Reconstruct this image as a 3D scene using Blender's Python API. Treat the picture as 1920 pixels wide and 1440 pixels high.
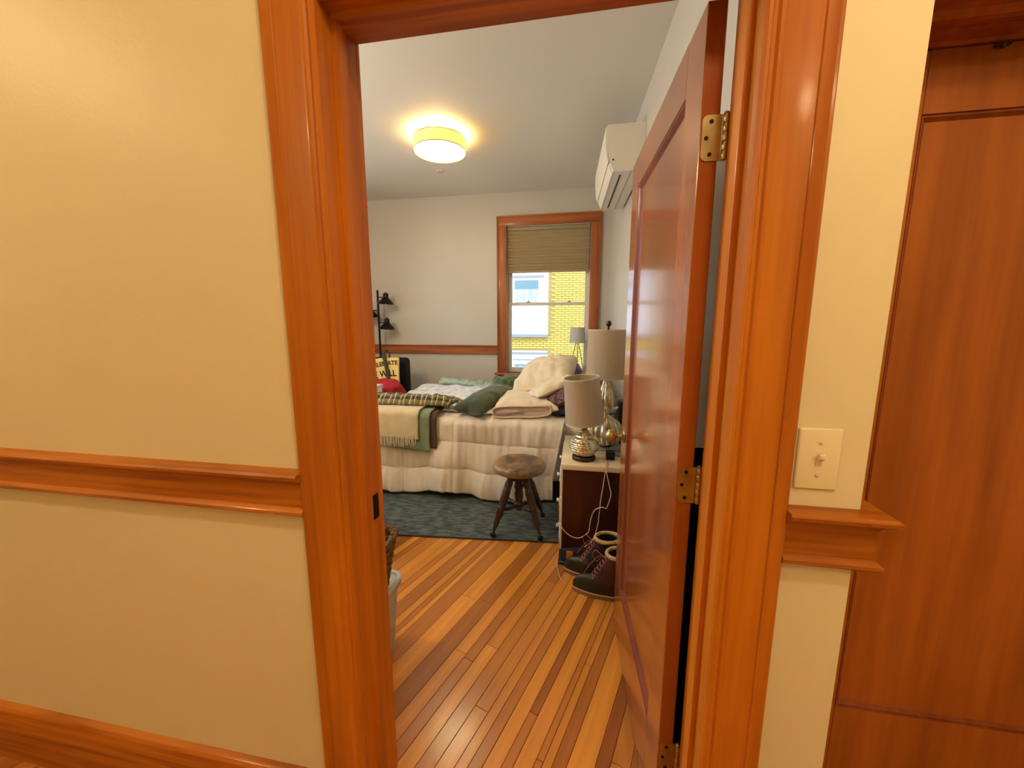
import bpy, bmesh, math, random
from mathutils import Vector, Matrix, noise
random.seed(7)
PI = math.pi
R = math.radians
for o in list(bpy.data.objects): bpy.data.objects.remove(o)
C = bpy.context.scene.collection
scn = bpy.context.scene

# ------------------------------------------------------------------ camera, sky, sun, lights, exposure
cam = bpy.data.cameras.new('camera'); cam.lens = 710.12/1920*36; cam.sensor_width = 36; cam.clip_start = .01
co = bpy.data.objects.new('camera', cam); C.objects.link(co); scn.camera = co
CAM = Vector((0, -.7402, 1.35)); co.location = CAM; co.rotation_euler = (R(90-8.622), 0, R(9.932))
scn.view_settings.view_transform = 'Standard'; scn.view_settings.look = 'None'
scn.view_settings.gamma = 1; scn.view_settings.use_curve_mapping = False
scn.view_settings.exposure = 0.0
w = bpy.data.worlds.new('world'); scn.world = w; w.use_nodes = True
nt = w.node_tree; bgn = nt.nodes['Background']
sky = nt.nodes.new('ShaderNodeTexSky'); sky.sky_type = 'HOSEK_WILKIE'; sky.turbidity = 4; sky.ground_albedo = .4
sky.sun_direction = (.25, -.62, .74)
nt.links.new(sky.outputs[0], bgn.inputs[0]); bgn.inputs[1].default_value = 37
def lamp(name, kind, loc, rot, energy, col, size=.3, sy=None, portal=False):
    l = bpy.data.lights.new(name, kind); l.energy = energy; l.color = col
    if kind == 'AREA':
        l.size = size
        if sy: l.shape = 'RECTANGLE'; l.size_y = sy
        if portal: l.cycles.is_portal = True
    elif kind == 'SUN': l.angle = R(.6)
    else: l.shadow_soft_size = size
    o = bpy.data.objects.new(name, l); C.objects.link(o); o.location = loc; o.rotation_euler = rot
    return o
sun = lamp('sun', 'SUN', (0, 0, 12), (0, 0, 0), 3.0, (1, .95, .85))
sun.rotation_euler = Vector((.25, -.62, .74)).to_track_quat('Z', 'Y').to_euler()
lamp('window_portal', 'AREA', (-.37, 3.92, 1.66), (R(-90), 0, 0), 1, (1, 1, 1), .95, 1.66, portal=True)
lamp('window_portal', 'AREA', (-3.32, 2.05, 1.65), (0, R(-90), 0), 1, (1, 1, 1), 1.69, 1.8, portal=True)  # portal of the added, unseen left window
WARM = (1, .72, .37)
lamp('hall_light', 'POINT', (.35, -.93, 2.6), (0, 0, 0), 27, WARM, .07)
lamp('hall_light', 'POINT', (-2.45, -.95, 2.6), (0, 0, 0), 34, WARM, .07)
lamp('hall_light', 'POINT', (1.3, -1.7, 2.55), (0, 0, 0), 23, WARM, .07)
lamp('bedroom_light', 'POINT', (-2.2, .70, 2.5), (0, 0, 0), 62, (1, .86, .66), .12)

# ------------------------------------------------------------------ materials
M = {}
def lin(c):
    return tuple(((v/255)/12.92 if v/255 <= .04045 else ((v/255+.055)/1.055)**2.4) for v in c)
def mat(name, col, rough=.5, metal=0, col2=None, nscale=(8, 8, 8), bump=0, bscale=None, spec=.5, coat=0, crough=.1, emit=None, estr=0, trans=0, ior=1.45, sheen=0, sub=0, seed=0, contrast=(.3, .7), detail=4):
    m = bpy.data.materials.new(name); m.use_nodes = True; n = m.node_tree.nodes; L = m.node_tree.links
    b = n['Principled BSDF']; c = (*lin(col), 1)
    b.inputs['Base Color'].default_value = c; b.inputs['Roughness'].default_value = rough; b.inputs['Metallic'].default_value = metal
    b.inputs['Specular IOR Level'].default_value = spec; b.inputs['Coat Weight'].default_value = coat; b.inputs['Coat Roughness'].default_value = crough
    b.inputs['Transmission Weight'].default_value = trans; b.inputs['IOR'].default_value = ior; b.inputs['Sheen Weight'].default_value = sheen
    if emit: b.inputs['Emission Color'].default_value = (*lin(emit), 1); b.inputs['Emission Strength'].default_value = estr
    tc = n.new('ShaderNodeTexCoord')
    def mapped(sc):
        mp = n.new('ShaderNodeMapping'); mp.inputs['Scale'].default_value = sc; mp.inputs['Location'].default_value = (seed, seed*.7, 0)
        L.new(tc.outputs['Object'], mp.inputs[0]); return mp
    if col2:
        mp = mapped(nscale); nz = n.new('ShaderNodeTexNoise'); nz.inputs['Scale'].default_value = 1; nz.inputs['Detail'].default_value = detail
        L.new(mp.outputs[0], nz.inputs[0]); rp = n.new('ShaderNodeValToRGB')
        rp.color_ramp.elements[0].position = contrast[0]; rp.color_ramp.elements[1].position = contrast[1]
        rp.color_ramp.elements[0].color = (*lin(col2), 1); rp.color_ramp.elements[1].color = c
        L.new(nz.outputs[0], rp.inputs[0]); L.new(rp.outputs[0], b.inputs['Base Color'])
    if bump:
        mp = mapped(bscale or nscale); nz = n.new('ShaderNodeTexNoise'); nz.inputs['Scale'].default_value = 1; nz.inputs['Detail'].default_value = 5
        L.new(mp.outputs[0], nz.inputs[0]); bp = n.new('ShaderNodeBump'); bp.inputs['Strength'].default_value = bump; bp.inputs['Distance'].default_value = .004
        L.new(nz.outputs[0], bp.inputs['Height']); L.new(bp.outputs[0], b.inputs['Normal'])
    M[name] = m; return m
mat('wall_paint', (232, 223, 194), .45, bump=.12, bscale=(90, 90, 90), col2=(226, 216, 186), nscale=(1.5, 1.5, 1.5), spec=.35)
mat('room_paint', (196, 190, 182), .5, bump=.1, bscale=(90, 90, 90), col2=(190, 184, 175), nscale=(1.5, 1.5, 1.5), spec=.3)
mat('ceiling_paint', (224, 220, 212), .6, bump=.08, bscale=(80, 80, 80), spec=.3)
def wood(name, a, b, axis, rough=.46, coat=.1, freq=55, seed=0):
    sc = [freq, freq, freq]; sc[axis] = 2.2
    m = mat(name, a, rough, col2=b, nscale=tuple(sc), bump=.05, coat=coat, crough=.12, seed=seed, contrast=(.25, .62), spec=.28)
    # broad warm/dark drift of the board on top of the grain
    n = m.node_tree.nodes; L = m.node_tree.links
    ramp = [x for x in n if x.type == 'VALTORGB'][0]; bs = n['Principled BSDF']
    tc = [x for x in n if x.type == 'TEX_COORD'][0]
    mp = n.new('ShaderNodeMapping'); s2 = [7, 7, 7]; s2[axis] = .8; mp.inputs['Scale'].default_value = s2
    nz = n.new('ShaderNodeTexNoise'); nz.inputs['Scale'].default_value = 1
    L.new(tc.outputs['Object'], mp.inputs[0]); L.new(mp.outputs[0], nz.inputs[0])
    r2 = n.new('ShaderNodeValToRGB'); r2.color_ramp.elements[0].color = (.62, .55, .5, 1); r2.color_ramp.elements[0].position = .3
    r2.color_ramp.elements[1].color = (1, 1, 1, 1); r2.color_ramp.elements[1].position = .6
    mx = n.new('ShaderNodeMix'); mx.data_type = 'RGBA'; mx.blend_type = 'MULTIPLY'; mx.inputs[0].default_value = 1
    L.new(nz.outputs[0], r2.inputs[0]); L.new(ramp.outputs[0], mx.inputs[6]); L.new(r2.outputs[0], mx.inputs[7]); L.new(mx.outputs[2], bs.inputs['Base Color'])
    return m
wood('fir_vertical', (206, 126, 32), (186, 104, 22), 2)
wood('fir_horizontal', (204, 126, 40), (150, 76, 22), 0)
wood('fir_daylit_vertical', (178, 106, 60), (154, 86, 44), 2)  # same fir as the hall; daylight tint and haze put into the colour
wood('fir_daylit_horizontal', (174, 102, 56), (144, 78, 40), 0)
wood('door_wood', (176, 96, 42), (160, 82, 34), 2, rough=.24, coat=.8)
wood('door_bead_shaded', (138, 70, 32), (120, 56, 26), 2, rough=.45, coat=.1)  # bead wood darkened: shade along the panel edge put into the colour
wood('door_wood_rail', (160, 86, 45), (144, 74, 37), 1, rough=.22, coat=.9)
wood('side_door_wood', (176, 102, 40), (158, 86, 32), 2, rough=.45, coat=.25, freq=40)
wood('dresser_wood', (74, 36, 24), (58, 26, 18), 2, rough=.4, coat=.2)
wood('stool_wood', (66, 44, 34), (44, 28, 22), 2, rough=.35, coat=.3)
mat('stool_seat', (150, 118, 72), .4, col2=(74, 58, 50), nscale=(9, 5, 9), bump=.1, contrast=(.4, .6), coat=.3)
mat('floor_gap', (40, 18, 8), .8)
# floor boards: colour of each board is its own object colour (board to board change), grain on top
def plank_mat():
    m = mat('floor_board', (200, 140, 70), .3, col2=(150, 90, 40), nscale=(30, 1.3, 30), coat=.45, crough=.16, bump=.05, bscale=(25, 2, 25))
    n = m.node_tree.nodes; L = m.node_tree.links; bs = n['Principled BSDF']
    ramp = [x for x in n if x.type == 'VALTORGB'][0]
    ramp.color_ramp.elements[0].color = (.72, .68, .62, 1); ramp.color_ramp.elements[1].color = (1, 1, 1, 1)
    at = n.new('ShaderNodeObjectInfo')
    mx = n.new('ShaderNodeMix'); mx.data_type = 'RGBA'; mx.blend_type = 'MULTIPLY'; mx.inputs[0].default_value = 1
    L.new(at.outputs['Color'], mx.inputs[6]); L.new(ramp.outputs[0], mx.inputs[7]); L.new(mx.outputs[2], bs.inputs['Base Color'])
plank_mat()
mat('nickel', (196, 186, 150), .28, metal=1, col2=(170, 160, 122), nscale=(30, 30, 30))
mat('brass', (184, 168, 120), .32, metal=1)
mat('dark_metal', (30, 26, 26), .4, metal=.6)
mat('black_plastic', (16, 16, 18), .45)
mat('black_fabric', (18, 18, 22), .9, bump=.3, bscale=(60, 60, 60))
mat('navy_fabric', (36, 34, 46), .9, bump=.3, bscale=(60, 60, 60))
mat('grey_upholstery', (150, 145, 136), .9, bump=.3, bscale=(200, 200, 200))
mat('switch_plastic', (238, 228, 200), .3, spec=.5)
mat('comforter', (226, 214, 196), .85, bump=.35, bscale=(30, 14, 30), col2=(214, 200, 180), nscale=(5, 5, 5), sheen=.2)
mat('mattress', (225, 218, 205), .85, bump=.3, bscale=(60, 60, 60))
mat('print_duvet', (228, 231, 240), .85, col2=(182, 188, 200), nscale=(16, 16, 16), contrast=(.34, .5), bump=.3, bscale=(20, 20, 20))
mat('cream_throw', (206, 190, 150), .95, bump=.6, bscale=(150, 150, 60), col2=(190, 172, 132), nscale=(10, 10, 10), sheen=.3)
mat('sage_fleece', (128, 140, 112), .9, bump=.3, bscale=(40, 40, 40), col2=(110, 124, 100), sheen=.3)
mat('dark_plaid', (64, 62, 52), .9, col2=(96, 60, 50), nscale=(60, 60, 60))
mat('red_stitch', (150, 50, 42), .9)
mat('green_velvet', (66, 74, 40), .95, col2=(48, 56, 30), nscale=(7, 7, 7), bump=.3, bscale=(20, 20, 20), sheen=.3)
mat('green_cord', (92, 110, 70), .95, col2=(50, 66, 36), nscale=(26, 26, 26), sheen=.3, bump=.4, bscale=(40, 40, 40))
mat('cream_cotton', (228, 212, 184), .85, bump=.5, bscale=(9, 9, 9), col2=(220, 202, 172), sheen=.2)
mat('lining', (196, 176, 164), .9)
mat('purple_pattern', (78, 44, 54), .9, col2=(128, 92, 92), nscale=(45, 45, 45), contrast=(.42, .56))
mat('lilac_fabric', (150, 128, 178), .9, col2=(112, 86, 132), nscale=(18, 18, 18))
mat('sage_sheet', (176, 196, 182), .85, bump=.4, bscale=(14, 14, 14), col2=(150, 172, 158))
mat('shade_linen', (212, 194, 166), .85, bump=.25, bscale=(260, 260, 260), col2=(202, 184, 156), nscale=(120, 120, 30))
mat('shade_white', (220, 220, 216), .8)
mat('shade_edge', (214, 198, 168), .7)
mat('mercury_glass', (236, 222, 186), .24, metal=.9, col2=(190, 168, 122), nscale=(60, 60, 26), contrast=(.35, .55), bump=.3, bscale=(60, 60, 60))
mat('crystal', (228, 228, 236), .06, trans=.55, ior=1.45)
mat('antique_bronze', (74, 58, 40), .35, metal=.7)
mat('dresser_top', (226, 206, 170), .2, coat=.4)
mat('white_paint', (230, 228, 222), .4)
mat('cord_white', (220, 200, 176), .5)
mat('cord_tan', (190, 140, 84), .6)
mat('rubber_olive', (44, 42, 30), .38, col2=(34, 32, 24))
mat('boot_leather', (72, 34, 24), .45, col2=(52, 24, 18), nscale=(20, 20, 20), bump=.2)
mat('boot_dark', (34, 26, 22), .5)
mat('shearling', (206, 178, 118), .98, bump=1, bscale=(150, 150, 150), col2=(176, 146, 88), nscale=(80, 80, 80))
mat('boot_sole', (120, 100, 72), .7)
mat('boot_tag', (190, 120, 50), .6)
mat('lace', (150, 84, 66), .7)
mat('tub_plastic', (226, 226, 222), .28, trans=.0, sub=.0, col2=(212, 212, 208), nscale=(5, 5, 5))
mat('wicker', (120, 88, 44), .6, col2=(70, 48, 22), nscale=(40, 40, 40), bump=.4)
mat('grey_cloth', (110, 110, 104), .9, bump=.5, bscale=(40, 40, 40))
mat('rug', (92, 100, 96), .98, col2=(52, 62, 66), nscale=(14, 55, 20), contrast=(.38, .6), bump=.6, bscale=(60, 160, 60), detail=8)
mat('rug_edge', (48, 52, 50), .98)
mat('sash_white', (214, 204, 192), .35)
mat('pleat', (206, 190, 158), .9)
mat('ac_white', (226, 222, 212), .35)
mat('ac_dark', (20, 20, 20), .5)
mat('tote', (226, 200, 120), .85, bump=.3, bscale=(15, 15, 15))
mat('ink', (24, 20, 18), .8)
mat('red_cloth', (176, 34, 40), .8, bump=.4, bscale=(10, 10, 10), col2=(150, 26, 34))
mat('pale_ink', (214, 150, 130), .8)
mat('brown_strap', (66, 52, 24), .8)
mat('yellow_brick', (146, 128, 58), .8, col2=(134, 116, 50), nscale=(9, 9, 30))
mat('mortar', (126, 108, 56), .9)
mat('facade_white', (152, 152, 156), .6)
mat('facade_grey', (92, 96, 104), .6)
mat('facade_glass', (72, 96, 104), .3, spec=.4)
mat('curtain', (140, 146, 156), .8, col2=(104, 112, 124), nscale=(30, 30, 1.5))
mat('ground', (150, 146, 136), .9)
mat('outer_wall', (190, 180, 160), .9)
mat('lit_shade', (230, 200, 120), .8, emit=(255, 214, 92), estr=1.5)
mat('lit_diffuser', (255, 240, 200), .6, emit=(255, 232, 180), estr=24)
mat('rim_metal', (150, 120, 60), .4, metal=.6)
# plaid: two crossing stripe sets
def plaid():
    m = bpy.data.materials.new('plaid'); m.use_nodes = True; n = m.node_tree.nodes; L = m.node_tree.links
    b = n['Principled BSDF']; b.inputs['Roughness'].default_value = .95; tc = n.new('ShaderNodeTexCoord')
    sep = n.new('ShaderNodeSeparateXYZ'); L.new(tc.outputs['UV'], sep.inputs[0])
    def stripe(out, f, cols):
        mu = n.new('ShaderNodeMath'); mu.operation = 'MULTIPLY'; mu.inputs[1].default_value = f; L.new(out, mu.inputs[0])
        fr = n.new('ShaderNodeMath'); fr.operation = 'FRACT'; L.new(mu.outputs[0], fr.inputs[0])
        rp = n.new('ShaderNodeValToRGB'); rp.color_ramp.interpolation = 'CONSTANT'
        e = rp.color_ramp.elements
        for i, (p, c) in enumerate(cols):
            k = e[i] if i < 2 else e.new(p)
            k.position = p; k.color = (*lin(c), 1)
        L.new(fr.outputs[0], rp.inputs[0]); return rp
    a = stripe(sep.outputs[0], 9, [(0, (60, 54, 40)), (.34, (206, 176, 92)), (.44, (112, 96, 52)), (.58, (44, 40, 42)), (.80, (214, 190, 130)), (.86, (72, 64, 52))])
    c = stripe(sep.outputs[1], 5, [(0, (190, 176, 130)), (.35, (60, 54, 52)), (.75, (170, 160, 130))])
    mx = n.new('ShaderNodeMix'); mx.data_type = 'RGBA'; mx.inputs[0].default_value = .28
    L.new(a.outputs[0], mx.inputs[6]); L.new(c.outputs[0], mx.inputs[7]); L.new(mx.outputs[2], b.inputs['Base Color'])
    M['plaid'] = m
plaid()
# clear pane: see-through with a fresnel reflection
g = bpy.data.materials.new('pane_glass'); g.use_nodes = True; n = g.node_tree.nodes; L = g.node_tree.links
for x in list(n):
    if x.type != 'OUTPUT_MATERIAL': n.remove(x)
tr = n.new('ShaderNodeBsdfTransparent'); gl = n.new('ShaderNodeBsdfGlossy'); gl.inputs['Roughness'].default_value = .02
fr = n.new('ShaderNodeFresnel'); fr.inputs[0].default_value = 1.45; mx = n.new('ShaderNodeMixShader')
L.new(fr.outputs[0], mx.inputs[0]); L.new(tr.outputs[0], mx.inputs[1]); L.new(gl.outputs[0], mx.inputs[2]); L.new(mx.outputs[0], n['Material Output'].inputs[0])
M['pane_glass'] = g
# honeycomb shade and lamp linens let light through
def translucent(name, f):
    m = M[name]; n = m.node_tree.nodes; L = m.node_tree.links; b = n['Principled BSDF']
    t = n.new('ShaderNodeBsdfTranslucent'); t.inputs[0].default_value = b.inputs['Base Color'].default_value
    x = n.new('ShaderNodeMixShader'); x.inputs[0].default_value = f
    L.new(b.outputs[0], x.inputs[1]); L.new(t.outputs[0], x.inputs[2]); L.new(x.outputs[0], n['Material Output'].inputs[0])
translucent('pleat', .55); translucent('shade_linen', .35); translucent('shade_white', .4); translucent('tub_plastic', .45)

# ------------------------------------------------------------------ mesh helpers
def BM(): return bmesh.new()
def box(bm, x0, x1, y0, y1, z0, z1, bev=0, seg=2):
    b = bmesh.new(); bmesh.ops.create_cube(b, size=1)
    for v in b.verts: v.co = Vector(((x0+x1)/2+v.co.x*(x1-x0), (y0+y1)/2+v.co.y*(y1-y0), (z0+z1)/2+v.co.z*(z1-z0)))
    if bev: bmesh.ops.bevel(b, geom=b.edges[:], offset=bev, segments=seg, affect='EDGES', profile=.5)
    me = bpy.data.meshes.new('t'); b.to_mesh(me); b.free(); bm.from_mesh(me); bpy.data.meshes.remove(me)
    return bm
def prism(bm, prof, axis, a, b, close=True):
    """extrude a 2-D profile along an axis; profile coords fill the two other axes in order"""
    def P(p, t):
        q = [p[0], p[1]]; q.insert(axis, t); return bm.verts.new(q)
    A = [P(p, a) for p in prof]; B = [P(p, b) for p in prof]; n = len(prof)
    for i in range(n): bm.faces.new((A[i], A[(i+1) % n], B[(i+1) % n], B[i]))
    if close: bm.faces.new(A[::-1]); bm.faces.new(B)
    return bm
def lathe(bm, prof, c=(0, 0, 0), n=32, mtx=None, ribs=0, ramp=0):
    rings = []
    for k, (r, z) in enumerate(prof):
        ring = []
        for i in range(n):
            a = 2*PI*i/n; rr = r*(1+ramp*math.cos(a*ribs)) if ribs else r
            v = Vector((rr*math.cos(a), rr*math.sin(a), z))
            if mtx: v = mtx @ v
            ring.append(bm.verts.new(v+Vector(c)))
        rings.append(ring)
    for a, b in zip(rings, rings[1:]):
        for i in range(n): bm.faces.new((a[i], a[(i+1) % n], b[(i+1) % n], b[i]))
    if prof[0] != prof[-1]:
        if prof[0][0] > 1e-4: bm.faces.new(rings[0][::-1])
        if prof[-1][0] > 1e-4: bm.faces.new(rings[-1])
    return bm
def tube(bm, pts, r, n=8, cap=True):
    pts = [Vector(p) for p in pts]; rs = r if isinstance(r, (list, tuple)) else [r]*len(pts)
    rings = []; up = Vector((0, 0, 1))
    for i, p in enumerate(pts):
        d = (pts[min(i+1, len(pts)-1)]-pts[max(i-1, 0)]).normalized()
        s = d.cross(up) if abs(d.dot(up)) < .95 else d.cross(Vector((1, 0, 0)))
        s.normalize(); t = d.cross(s)
        rings.append([bm.verts.new(p+(s*math.cos(2*PI*k/n)+t*math.sin(2*PI*k/n))*rs[i]) for k in range(n)])
    for a, b in zip(rings, rings[1:]):
        for i in range(n): bm.faces.new((a[i], a[(i+1) % n], b[(i+1) % n], b[i]))
    if cap: bm.faces.new(rings[0][::-1]); bm.faces.new(rings[-1])
    return bm
def spline(pts, k=8):
    P = [Vector(p) for p in pts]; P = [2*P[0]-P[1]]+P+[2*P[-1]-P[-2]]; out = []
    for i in range(1, len(P)-2):
        for j in range(k):
            t = j/k; a, b, c, d = P[i-1:i+3]
            out.append(.5*((2*b)+(c-a)*t+(2*a-5*b+4*c-d)*t*t+(3*b-a-3*c+d)*t**3))
    out.append(P[-2]); return out
def grid(bm, nu, nv, f, wrapu=False):
    uvl = bm.loops.layers.uv.verify()
    V = [[bm.verts.new(f(i/(nu if wrapu else nu-1), j/(nv-1))) for j in range(nv)] for i in range(nu)]
    for i in range(nu if wrapu else nu-1):
        for j in range(nv-1):
            i2 = (i+1) % nu
            fc = bm.faces.new((V[i][j], V[i2][j], V[i2][j+1], V[i][j+1]))
            for lp, (a, b) in zip(fc.loops, ((i, j), (i+1, j), (i+1, j+1), (i, j+1))): lp[uvl].uv = (a/(nu-1), b/(nv-1))
    return bm
def obj(name, bm, m, parent=None, smooth=True, ang=38, solid=0, loc=None, sub=0):
    bmesh.ops.recalc_face_normals(bm, faces=bm.faces[:])
    me = bpy.data.meshes.new(name); bm.to_mesh(me); bm.free()
    me.materials.append(M[m])
    if smooth:
        me.shade_smooth(); me.set_sharp_from_angle(angle=R(ang))
    o = bpy.data.objects.new(name, me); C.objects.link(o)
    if parent: o.parent = parent
    if loc: o.location = loc
    if solid:
        s = o.modifiers.new('thick', 'SOLIDIFY'); s.thickness = solid; s.offset = 0
    if sub:
        s = o.modifiers.new('sub', 'SUBSURF'); s.levels = sub; s.render_levels = sub
    return o
def tag(o, label, cat, group=None):
    o['label'] = label; o['category'] = cat
    if group: o['group'] = group
    return o
def empty(name, loc=(0, 0, 0), rz=0):
    o = bpy.data.objects.new(name, None); C.objects.link(o); o.location = loc; o.rotation_euler = (0, 0, rz); o.empty_display_size = .05
    return o
def thing(name, label, cat, loc=(0, 0, 0), rz=0, group=None): return tag(empty(name, loc, rz), label, cat, group)
def struct(name, bm, m, parent=None, smooth=False):
    o = obj(name, bm, m, parent, smooth, 18)
    if not parent: o['kind'] = 'structure'
    return o
def structE(name, loc=(0, 0, 0), rz=0):
    o = empty(name, loc, rz); o['kind'] = 'structure'; return o
def copy_tree(o, parent=None):
    c = o.copy(); C.objects.link(c); c.parent = parent
    for ch in list(o.children): copy_tree(ch, c)
    return c
def nz(x, y, z=0): return noise.noise(Vector((x, y, z)))

# ------------------------------------------------------------------ room shell
HC, BC, FY = 2.7, 2.85, 3.745          # hall ceiling, bedroom ceiling, far wall
def WX(y): return .475-.04*y           # inner face of the bedroom's right wall
OX0, OX1, OZ = -.515, .287, 1.975      # rough opening
bm = BM()
box(bm, -3.5, OX0, 0, .12, 0, 2.95); box(bm, OX1, .508, 0, .12, 0, 2.95); box(bm, OX0, OX1, 0, .12, OZ, 2.95)
struct('wall_front', bm, 'wall_paint')
bm = BM(); box(bm, .508, 2.6, .20, .40, 1.99, 2.95); box(bm, 1.50, 2.6, .20, .40, 0, 1.99); box(bm, .508, 2.6, 0, .20, 2.55, 2.95); struct('wall_front_right', bm, 'wall_paint')
WX0, WX1, WZ0, WZ1 = -.862, .118, .80, 2.492
bm = BM()
box(bm, -3.5, WX0, FY, FY+.16, -.1, 3); box(bm, WX1, .9, FY, FY+.16, -.1, 3); box(bm, WX0, WX1, FY, FY+.16, -.1, WZ0); box(bm, WX0, WX1, FY, FY+.16, WZ1, 3)
struct('wall_far', bm, 'room_paint')
bm = BM(); prism(bm, [(WX(.1201), .1201), (WX(FY), FY), (WX(FY)+.12, FY), (.506, .405), (.506, .1201)], 2, 0, 2.95)
struct('wall_right', bm, 'room_paint')
LY0, LY1 = 1.15, 2.95
bm = BM(); box(bm, -3.3, -3.15, .12, LY0, 0, 2.95); box(bm, -3.3, -3.15, LY1, FY, 0, 2.95); box(bm, -3.3, -3.15, LY0, LY1, 0, .8); box(bm, -3.3, -3.15, LY0, LY1, 2.49, 2.95)
struct('wall_left', bm, 'room_paint')
w2 = structE('window_added_2', (-3.15, 0, 0))  # unseen window added in the left wall to brighten the bedroom
for y0, y1 in ((LY0-.1, LY0), (LY1, LY1+.1)):
    b = BM(); box(b, .0, .024, y0, y1, .8, 2.49, .003, 1); obj('casing', b, 'fir_vertical', w2)
b = BM(); box(b, 0, .024, LY0-.1, LY1+.1, 2.49, 2.6, .003, 1); obj('casing', b, 'fir_horizontal', w2)
b = BM(); box(b, -.05, .06, LY0-.13, LY1+.13, .775, .8, .004, 1); obj('sill', b, 'fir_horizontal', w2)
for y0, y1 in ((LY0, (LY0+LY1)/2-.03), ((LY0+LY1)/2+.03, LY1)):
    b = BM()
    for a0, a1, c0, c1 in ((y0, y0+.05, .8, 2.49), (y1-.05, y1, .8, 2.49), (y0+.05, y1-.05, .8, .86), (y0+.05, y1-.05, 2.44, 2.49), (y0+.05, y1-.05, 1.60, 1.64)): box(b, -.11, -.08, a0, a1, c0, c1, .002, 1)
    q = obj('sash', b, 'sash_white', w2); b = BM(); box(b, -.098, -.094, y0+.04, y1-.04, .82, 2.46); obj('pane', b, 'pane_glass', q, smooth=False)
b = BM(); box(b, -.14, -.0, (LY0+LY1)/2-.03, (LY0+LY1)/2+.03, .8, 2.49, .002, 1); obj('mullion', b, 'sash_white', w2)

bm = BM(); box(bm, -3.5, .9, .12, FY+.16, BC, BC+.2); struct('ceiling', bm, 'ceiling_paint')
bm = BM(); box(bm, -3.5, 2.6, -2.0, .12, 2.951, 3.05); box(bm, -3.5, 2.6, -2.0, 0, HC, 2.951); struct('ceiling_hall', bm, 'ceiling_paint')
bm = BM(); box(bm, -3.5, 2.6, -2.1, -2.0, 0, 3); struct('wall_hall_back', bm, 'wall_paint')
bm = BM(); box(bm, -3.6, -3.5, -2.0, 0, 0, 3); struct('wall_hall_left', bm, 'wall_paint')
bm = BM(); box(bm, 2.6, 2.7, -2.0, .40, 0, 3); struct('wall_hall_right', bm, 'wall_paint')
bm = BM(); box(bm, .508, 2.6, .40, .50, 0, 3); struct('wall_alcove_back', bm, 'wall_paint')

# floor: sub-floor sheet plus a board per object, laid 19.3 degrees off the room
fl = BM(); box(fl, -3.6, 2.7, -2.1, FY+.16, -.06, -.013)
floor = struct('floor', fl, 'floor_gap')
TH = R(19.3); dirv = Vector((math.sin(TH), math.cos(TH), 0)); perp = Vector((math.cos(TH), -math.sin(TH), 0))
seq = [(-1.202, .7), (-1.157, .35), (-1.119, .75), (-1.073, .35), (-1.004, .7), (-.966, .4), (-.939, .7), (-.912, .35), (-.832, .85), (-.739, .25), (-.659, .7), (-.602, .3), (-.556, .7), (-.499, .4), (-.445, .5), (-.391, .65), (-.355, .35), (-.316, .8), (-.265, .28), (-.233, .8), (-.179, .45), (-.156, .65), (-.128, .33), (-.088, .95), (-.011, .2), (.03, .7), (.085, .3), (.13, .6)]
bounds = [s for s, _ in seq]; shades = [c for _, c in seq]
s = bounds[0]; left = []
while s > -3.6:
    wd = random.choice((.045, .055, .065, .075)); s -= wd; left.append((s, random.choice((.35, .7, .75, .5, .25))))
s = .17; right = []
while s < 2.4:
    right.append((s, random.choice((.3, .7, .8, .5)))); s += random.choice((.05, .06, .075))
rows = left[::-1]+seq+right
def board_col(v):
    a = Vector(lin((136, 68, 26))); b = Vector(lin((238, 162, 62))); c = a.lerp(b, max(0, min(1, v+random.uniform(-.06, .06)))); return (*c, 1)
RX0, RX1, RY0, RY1 = -3.2, 2.6, -2.0, FY
def clip_range(s0):
    # span of t so that the board centre line stays in the house
    ts = []
    for X in (RX0, RX1):
        ts.append(((X-perp.x*s0)/dirv.x))
    lo, hi = min(ts), max(ts)
    ty = [((Y-perp.y*s0)/dirv.y) for Y in (RY0, RY1)]
    return max(lo, min(ty)), min(hi, max(ty))
far_boards = []
nb = 0
for i, (s0, shade) in enumerate(rows):
    s1 = rows[i+1][0] if i+1 < len(rows) else s0+.06
    lo, hi = clip_range((s0+s1)/2)
    if hi-lo < .3: continue
    t = lo
    while t < hi-.05:
        ln = random.uniform(1.8, 3.8); e = min(hi, t+ln)
        if hi-e < .35: e = hi
        cx = perp*((s0+s1)/2)+dirv*((t+e)/2)
        g_ = .0012
        hw, hl = (s1-s0)/2-g_/2, (e-t)/2-g_/2
        vis = (cx.x > -2.0 and cx.x < .75 and cx.y > -.9 and cx.y < 3.0) or (cx.x < -1.0 and abs(cx.y) < .8)
        col = board_col(shade+random.choice((0, 0, 0, .1, -.08)))
        if vis and nb < 290:
            bm = BM(); box(bm, -hw, hw, -hl, hl, -.013, random.uniform(-.0006, 0), .0012, 1)
            o = obj('floor_board', bm, 'floor_board', floor, smooth=False); o.location = cx; o.rotation_euler = (0, 0, -TH); o.color = col; nb += 1
        else: far_boards.append((cx, hw, hl))
        t = e
bm = BM()
for cx, hw, hl in far_boards:
    b = BM(); box(b, -hw, hw, -hl, hl, -.013, -.0003)
    bmesh.ops.transform(b, matrix=Matrix.Translation(cx) @ Matrix.Rotation(-TH, 4, 'Z'), verts=b.verts[:])
    me = bpy.data.meshes.new('t'); b.to_mesh(me); b.free(); bm.from_mesh(me); bpy.data.meshes.remove(me)
o = obj('floor_boards_beyond', bm, 'floor_board', floor, smooth=False); o['kind'] = 'stuff'; o.color = board_col(.5)

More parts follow.
